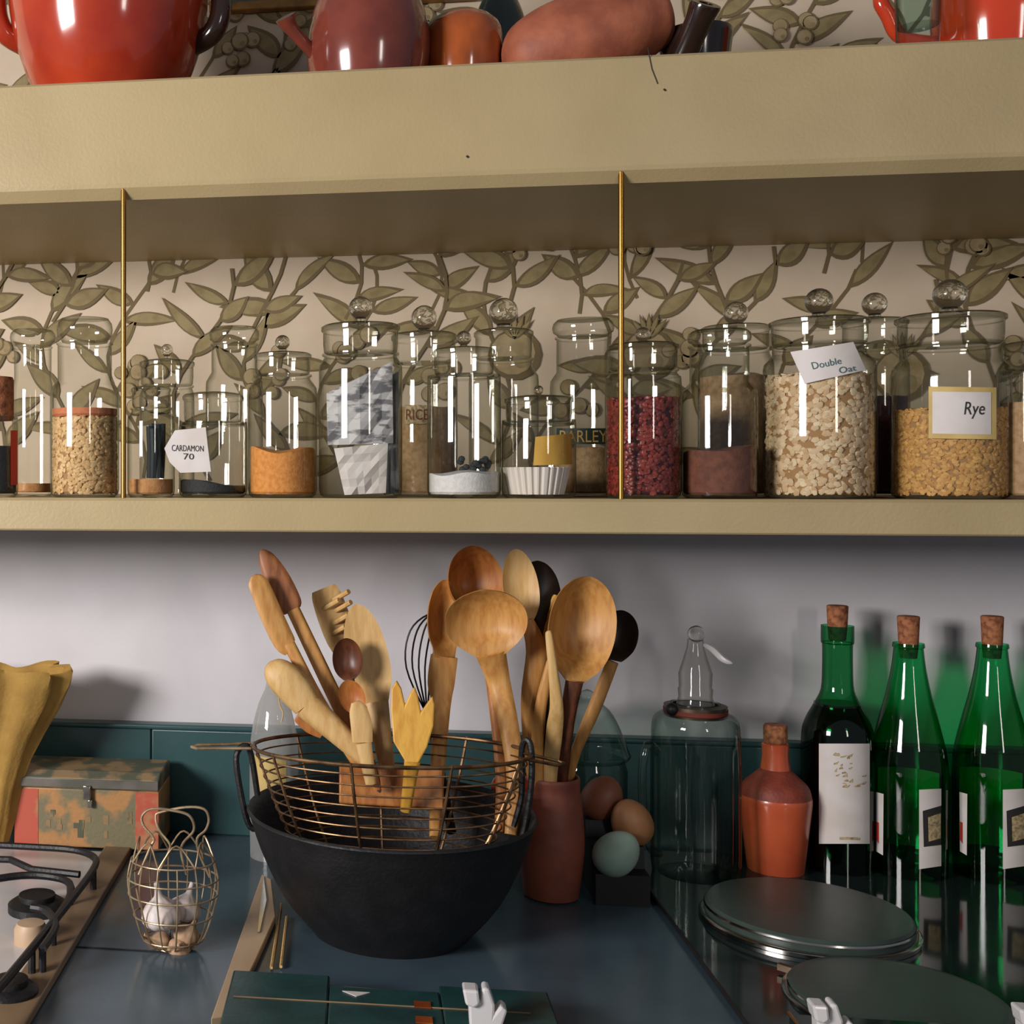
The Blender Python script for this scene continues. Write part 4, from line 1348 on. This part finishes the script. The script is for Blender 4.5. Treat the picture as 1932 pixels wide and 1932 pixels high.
# pegged fork
t = utensil('pegged_spaghetti_fork', 'pale yellow pegged wooden spaghetti fork behind the oval paddle', 'fork',
            [(662, 1240, -.245, 44, 12, 0), (645, 1205, -.245, 58, 12, 0), (628, 1160, -.243, 60, 12, 0), (616, 1125, -.242, 56, 11, 0), (610, 1110, -.241, 46, 9, 0)],
            [(738, 1500, -.32, 18, 14, 0), (700, 1350, -.28, 20, 14, 0), (660, 1238, -.246, 26, 13, 0)], 'woodp', hname='blade')
for px, py in ((646, 1124), (650, 1144), (646, 1168), (628, 1140), (640, 1190)):
    mk('peg', tube([WY(px - 16, py + 8, -.246), WY(px + 12, py - 8, -.262)], .0030, 8), M['woodp'], t)
utensil('wooden_spatula', 'pale wooden spatula with broad oval head in the middle of the basket', 'spatula',
        oval(712, 1330, -.30, 672, 1140, -.285, 80, 11, 4, .5, .8),
        [(742, 1520, BB, 24, 13, 0), (728, 1420, -.32, 28, 14, 0), (712, 1325, -.30, 42, 13, 0)], 'woodp', hname='blade')
utensil('wooden_spoon', 'small dark stained wooden spoon in front of the oval spatula', 'spoon',
        oval(658, 1284, -.322, 653, 1204, -.318, 56, 9, 18, .3, .9),
        [(716, 1500, -.345, 16, 12, 0), (690, 1400, -.338, 16, 12, 0), (660, 1282, -.323, 17, 11, 0)], 'woodd')
utensil('wooden_spoon', 'small red brown wooden spoon below the dark stained one', 'spoon',
        oval(676, 1345, -.345, 652, 1284, -.342, 48, 9, 14, .35, .9),
        [(712, 1490, -.36, 15, 11, 0), (692, 1410, -.355, 15, 11, 0), (677, 1343, -.346, 16, 11, 0)], 'woodo')
utensil('wooden_scraper', 'short pale wooden scraper low in the basket beside the fork', 'scraper',
        [(684, 1400, -.365, 38, 10, 0), (682, 1370, -.365, 40, 10, 0), (676, 1340, -.364, 34, 9, 0), (670, 1324, -.364, 16, 7, 0)],
        [(700, 1480, -.37, 20, 11, 0), (686, 1402, -.366, 30, 10, 0)], 'woodp', hname='blade')
utensil('wooden_pestle', 'thick pale wooden pestle leaning left low in the basket', 'pestle',
        [(580, 1330, -.335, 56, 40, 0), (556, 1300, -.332, 66, 46, 0), (530, 1274, -.33, 62, 44, 0), (512, 1258, -.328, 40, 30, 0), (506, 1252, -.328, 12, 12, 0)],
        [(700, 1440, -.35, 34, 26, 0), (650, 1394, -.345, 42, 30, 0), (580, 1330, -.336, 54, 38, 0)], 'woodp', hname='head')
utensil('wooden_turner', 'squarish orange wooden turner behind the pestle at the basket rim', 'turner',
        [(618, 1372, -.28, 50, 12, 0), (596, 1356, -.28, 62, 12, 0), (574, 1340, -.28, 56, 11, 0), (568, 1336, -.28, 50, 9, 0)],
        [(700, 1470, -.31, 18, 13, 0), (660, 1416, -.295, 20, 13, 0), (616, 1370, -.281, 34, 13, 0)], 'woodo', hname='blade')
# big three-tined fork
pts = [(766, 1440), (742, 1400), (737, 1340), (738, 1300), (748, 1284), (757, 1300), (764, 1330), (774, 1308), (782, 1296), (788, 1312), (794, 1344), (808, 1324), (816, 1314), (820, 1330), (818, 1370), (806, 1410), (790, 1440)]
t = thing('wooden_serving_fork', 'golden wooden serving fork with three pointed tines at the basket centre', 'fork', WY(778, 1500, BB), UG)
mk('tines', prism([WY(a, b, -.385 + (1440 - b) * .00012) for a, b in pts][::-1], (0.0005, .006, 0)), M['woody'], t, smooth=False, bevel=.0016)
mk('handle', loft([(765, 1530, -.36, 20, 13, 0), (772, 1480, -.37, 24, 13, 0), (778, 1436, -.381, 30, 11, 0)], 4, 7), M['woody'], t)

# right group, in the terracotta jug
JX, JY = 1040, -0.205
p = WY(JX, 1500, JY)
t = thing('terracotta_jug', 'red brown terracotta jug holding the big wooden spoons', 'jug', (p.x, p.y, WT))
pr = pprof(JX, JY, [(0, 1688), (44, 1688), (52, 1670), (60, 1600), (58, 1540), (52, 1490), (52, 1466), (47, 1466), (48, 1490), (53, 1540), (54, 1600), (46, 1660), (0, 1668)], WT)
pr[0] = (.0005, 0); pr[1] = (pr[1][0], 0); pr[-1] = (.0005, pr[-1][1])
mk('body', lathe(smooth_prof(pr, 3), (p.x, p.y, WT), 44), M['terrab'], t)
mk('handle', tube(catmull([WY(994, 1484, JY - .01), WY(962, 1468, JY - .02), WY(936, 1480, JY - .028), WY(950, 1525, JY - .03), WY(972, 1560, JY - .028), WY(988, 1572, JY - .014)], 5), .0058, 10), M['redglaze'], t)

J0 = (1590, JY)
utensil('wooden_spoon', 'tall orange wooden spoon with hollow facing out, highest in the jug', 'spoon',
        oval(905, 1150, -.215, 890, 1030, -.20, 116, 10, 64, .3, .75),
        [(942, 1570, -.30, 20, 16, 0), (946, 1460, -.275, 22, 17, 0), (928, 1280, -.235, 24, 17, 0), (908, 1148, -.216, 30, 15, 0)], 'woodo', roll=.5)
utensil('wooden_spoon', 'grooved wooden spoon leaning left in the jug, seen edge on', 'spoon',
        oval(838, 1240, -.225, 840, 1094, -.215, 72, 12, 26, .6, .9),
        [(820, 1580, -.31, 20, 16, 0), (824, 1480, -.275, 26, 17, 0), (832, 1340, -.235, 34, 17, 0), (832, 1290, -.226, 50, 15, 0), (838, 1238, -.226, 50, 14, 0)], 'wood', roll=.5)
utensil('wooden_spoon', 'big round wooden spoon tilted toward the viewer at the front of the jug', 'spoon',
        oval(926, 1236, -.275, 908, 1114, -.292, 152, 12, 34, .36, 1.0),
        [(964, 1575, -.325, 24, 18, 0), (972, 1470, -.305, 32, 20, 0), (962, 1380, -.29, 36, 20, 0), (942, 1290, -.265, 42, 20, 0), (926, 1232, -.275, 56, 18, 0)], 'wood')
utensil('wooden_spoon', 'pale wooden spoon with long tilted bowl right of the tallest spoon', 'spoon',
        oval(992, 1172, -.235, 972, 1036, -.225, 66, 12, 12, .4, .8),
        [(1030, 1590, -.205, 20, 16, 0), (1008, 1470, -.215, 26, 18, 0), (1000, 1330, -.232, 34, 20, 0), (1012, 1230, -.236, 38, 18, 0), (994, 1170, -.236, 24, 14, 0)], 'woodp', 'wood', roll=.2)
utensil('dark_ladle', 'blackened wooden ladle behind the pale long bowled spoon', 'ladle',
        oval(1016, 1210, -.215, 1014, 1058, -.205, 84, 14, -14, .4, .95),
        [(1046, 1590, -.195, 18, 15, 0), (1030, 1400, -.2, 20, 15, 0), (1018, 1208, -.215, 26, 14, 0)], 'woodb')
utensil('wooden_spoon', 'large deep wooden spoon leaning right in the jug, bowl facing left', 'spoon',
        oval(1084, 1286, -.262, 1112, 1088, -.25, 134, 11, 56, .26, .95),
        [(1046, 1590, -.205, 20, 16, 0), (1058, 1470, -.217, 26, 18, 0), (1070, 1360, -.25, 28, 18, 0), (1084, 1284, -.262, 32, 17, 0)], 'wood', 'woodd', roll=.45)
utensil('dark_ladle', 'blackened wooden ladle behind the large spoon leaning right', 'ladle',
        oval(1158, 1246, -.215, 1176, 1152, -.205, 70, 12, 22, .4, .9),
        [(1058, 1590, -.19, 16, 14, 0), (1080, 1440, -.2, 18, 14, 0), (1120, 1340, -.21, 24, 15, 0), (1156, 1248, -.216, 22, 13, 0)], 'woodb', 'wood')
for lab_, pts, mm in (('slim plain wooden stick in the jug between the spoon handles', [(1034, 1590, -.215, 14, 11, 0), (1014, 1475, -.226, 22, 12, 0), (1018, 1350, -.245, 22, 12, 0), (1036, 1260, -.25, 16, 10, 0), (1040, 1236, -.25, 6, 7, 0)], 'wood'),
                      ('wavy pale wooden spatula handle upright in the jug', [(1044, 1590, -.21, 14, 11, 0), (1038, 1475, -.226, 24, 13, 0), (1046, 1380, -.252, 30, 13, 0), (1050, 1330, -.268, 24, 13, 0), (1043, 1260, -.275, 18, 12, 0), (1036, 1200, -.275, 14, 10, 0), (1034, 1190, -.275, 6, 7, 0)], 'woodp'),
                      ('short yellow wooden blade behind the stick handles in the jug', [(1052, 1590, -.2, 14, 11, 0), (1050, 1400, -.21, 14, 11, 0), (1038, 1195, -.22, 26, 11, 0), (1046, 1140, -.22, 22, 10, 0), (1048, 1122, -.22, 6, 7, 0)], 'woody')):
    b = pts[0]
    o = mk('wooden_stick', loft(pts, 5, 7), M[mm], loc=WY(b[0], b[1], b[2]))
    tag(o, lab_, 'stick', UG)

# wire whisk behind
t = thing('wire_whisk', 'dark wire whisk standing behind the grooved wooden spoon', 'whisk', WY(852, 1570, -.285))
ws = []
for k in range(5):
    sp = -26 + 13 * k
    ws.append(tube(catmull([WY(806, 1350, -.19), WY(790 + sp * .9, 1260, -.19 + .006 * (k % 2)), WY(800 + sp, 1190, -.188), WY(822 + sp * .3, 1158, -.186), WY(838 - sp * .2, 1180, -.184), WY(840 - sp * .3, 1250, -.18), WY(812, 1350, -.185)], 5), .0011, 6))
mk('wire_mesh', join(*ws), M['wired'], t)
mk('handle', tube([WY(810, 1345, -.188), WY(836, 1480, -.24), WY(852, 1570, -.285)], .0052, 10), M['wired'], t)

# ------------------------------------------------------------------ eggs on a dark stepped rack
xa = WY(1098, 1600, -.2).x; xb = WY(1232, 1600, -.2).x


def eggz(px, py, Y): return WY(px, py, Y)


E = [('brown egg, topmost on the dark rack beside the jug', 1136, 1506, -.150, 'egg1', .4), ('tan egg resting in the middle of the dark rack', 1192, 1552, -.180, 'egg2', -.35), ('pale green egg lowest on the dark rack in front', 1163, 1610, -.222, 'egg3', .7)]
steps = []
zs_ = []
for lab_, px, py, Y, mm, tilt in E:
    c = WY(px, py, Y)
    zs_.append((c.z - .0225, Y))
xr0, xr1 = WY(1112, 1600, -.19).x, WY(1212, 1600, -.19).x
(z1_, y1_), (z2_, y2_), (z3_, y3_) = zs_
prof = [(y1_ + .02, WT), (y3_ - .006, WT), (y3_ - .006, z3_), (y3_ + .02, z3_), (y2_ - .018, z2_), (y2_ + .012, z2_), (y1_ - .014, z1_), (y1_ + .02, z1_)]
o = mk('egg_rack', prism([(xr0, a, b) for a, b in prof], (xr1 - xr0, 0, 0)), M['rack'], loc=((xr0 + xr1) / 2, -.19, WT), smooth=False)
tag(o, 'black stepped rack holding three eggs beside the terracotta jug', 'egg rack')
from mathutils import Euler
for lab_, px, py, Y, mm, tilt in E:
    c = WY(px, py, Y)
    rot = Euler((0.2, tilt, 0)).to_matrix()
    vs, fs = ball((0, 0, 0), .0232, seg=28)
    vv = []
    for v in vs:
        z = v.z / .0232
        s = 1 - .10 * z
        vv.append(c + rot @ V((v.x * s, v.y * s, v.z * 1.22)))
    o = mk('egg', (vv, fs), M[mm], loc=c)
    tag(o, lab_, 'egg', 'eggs on the dark rack')

# ------------------------------------------------------------------ wire egg basket with garlic
cx, Yb = 328, -0.487
bp = WZ(326, 1790, WT)
Yb = bp.y
t = thing('wire_egg_basket', 'small round wire basket with loop handles holding garlic bulbs', 'basket', (bp.x, bp.y, WT))
mm_ = MP(326, Yb)
Zb = lambda py: WY(326, py, Yb).z
prof = [(.36, WT + .0018), (.66, Zb(1770)), (.86, Zb(1725)), (.98, Zb(1685)), (1.0, Zb(1655)), (.92, Zb(1622))]
RB = 86 * mm_
spf = smooth_prof(prof, 4)
g = []
for f, z in prof:
    g.append(tube([V((bp.x + RB * f * cos(2 * pi * k / 40), bp.y + RB * f * .8 * sin(2 * pi * k / 40), z)) for k in range(40)], .0009, 6, True))
for k in range(14):
    a = 2 * pi * k / 14
    g.append(tube([V((bp.x + RB * f * cos(a), bp.y + RB * f * .8 * sin(a), z)) for f, z in spf], .0009, 6))
for k in range(-2, 3):
    q = RB * .36
    y_ = k * q * .3
    g.append(tube([V((bp.x - q * .9, bp.y + y_, WT + .0018)), V((bp.x + q * .9, bp.y + y_, WT + .0018))], .0009, 6))
mk('wire_mesh', join(*g), M['wirep'], t)
# scalloped top arches
for k in range(7):
    a0 = 2 * pi * k / 7
    pts = []
    for i in range(9):
        s = i / 8
        a = a0 + 2 * pi / 7 * s
        h = .022 * sin(pi * s)
        f = .92 - .18 * sin(pi * s)
        pts.append(V((bp.x + RB * f * cos(a), bp.y + RB * .8 * f * sin(a), Zb(1622) + h)))
    mk('arch', tube(pts, .0010, 6), M['wirep'], t)
hY = Yb
for off, pts in ((-.02, [(262, 1650), (284, 1598), (290, 1582), (272, 1560), (268, 1540), (286, 1526), (330, 1530), (358, 1540), (366, 1566), (346, 1590), (342, 1610), (352, 1650)]),
                 (.02, [(300, 1645), (318, 1608), (320, 1592), (300, 1566), (294, 1540), (304, 1532), (350, 1523), (384, 1526), (394, 1545), (388, 1566), (372, 1582), (376, 1610), (396, 1655)])):
    mk('handle', tube(catmull([WY(a, b, hY + off) for a, b in pts], 4), .0014, 8), M['wirep'], t)


def garlic(label, px, py, dY, r, mm, lean):
    c = WY(px, py, Yb + dY)
    pr = smooth_prof([(.0005, -.72), (.45, -.70), (.86, -.42), (1.0, -.05), (.86, .38), (.5, .72), (.24, 1.0), (.16, 1.35), (.13, 1.7), (.0005, 1.72)], 3)
    vs, fs = [], []
    rot = Euler(lean).to_matrix()
    seg = 36
    for q, z in pr:
        for k in range(seg):
            a = 2 * pi * k / seg
            f = q * (1 + .09 * abs(sin(a * 4)) * (1 if q > .3 else .2))
            vs.append(c + rot @ V((f * r * cos(a), f * r * sin(a), z * r)))
    for i in range(len(pr) - 1):
        for k in range(seg):
            fs.append((i * seg + k, i * seg + (k + 1) % seg, (i + 1) * seg + (k + 1) % seg, (i + 1) * seg + k))
    t = thing('garlic_bulb', label, 'garlic', (c.x, c.y, c.z - r * .7), 'garlic bulbs in the wire egg basket')
    mk('bulb', (vs, fs), M[mm], t)
    rt = [c + rot @ V((0, 0, -.70 * r)), c + rot @ V((0, 0, -.80 * r))]
    mk('root', tube(rt, [r * .25, r * .18], 10), M['garlicp'], t)


garlic('largest white garlic bulb with long stem, upright in the egg basket', 305, 1725, -.008, 36 * mm_, 'garlic', (.1, -.15, 0))
garlic('white garlic bulb behind the largest one in the egg basket', 348, 1716, .014, 30 * mm_, 'garlic', (-.2, .4, .5))
garlic('papery beige garlic bulb at the lower right of the egg basket', 352, 1764, .004, 24 * mm_, 'garlicp', (.4, .5, 0))
garlic('papery beige garlic bulb at the lower left of the egg basket', 300, 1782, .012, 24 * mm_, 'garlicp', (.5, -.8, 0))
garlic('small beige garlic bulb at the very bottom of the egg basket', 338, 1790, -.006, 21 * mm_, 'garlicp', (.9, .3, 0))
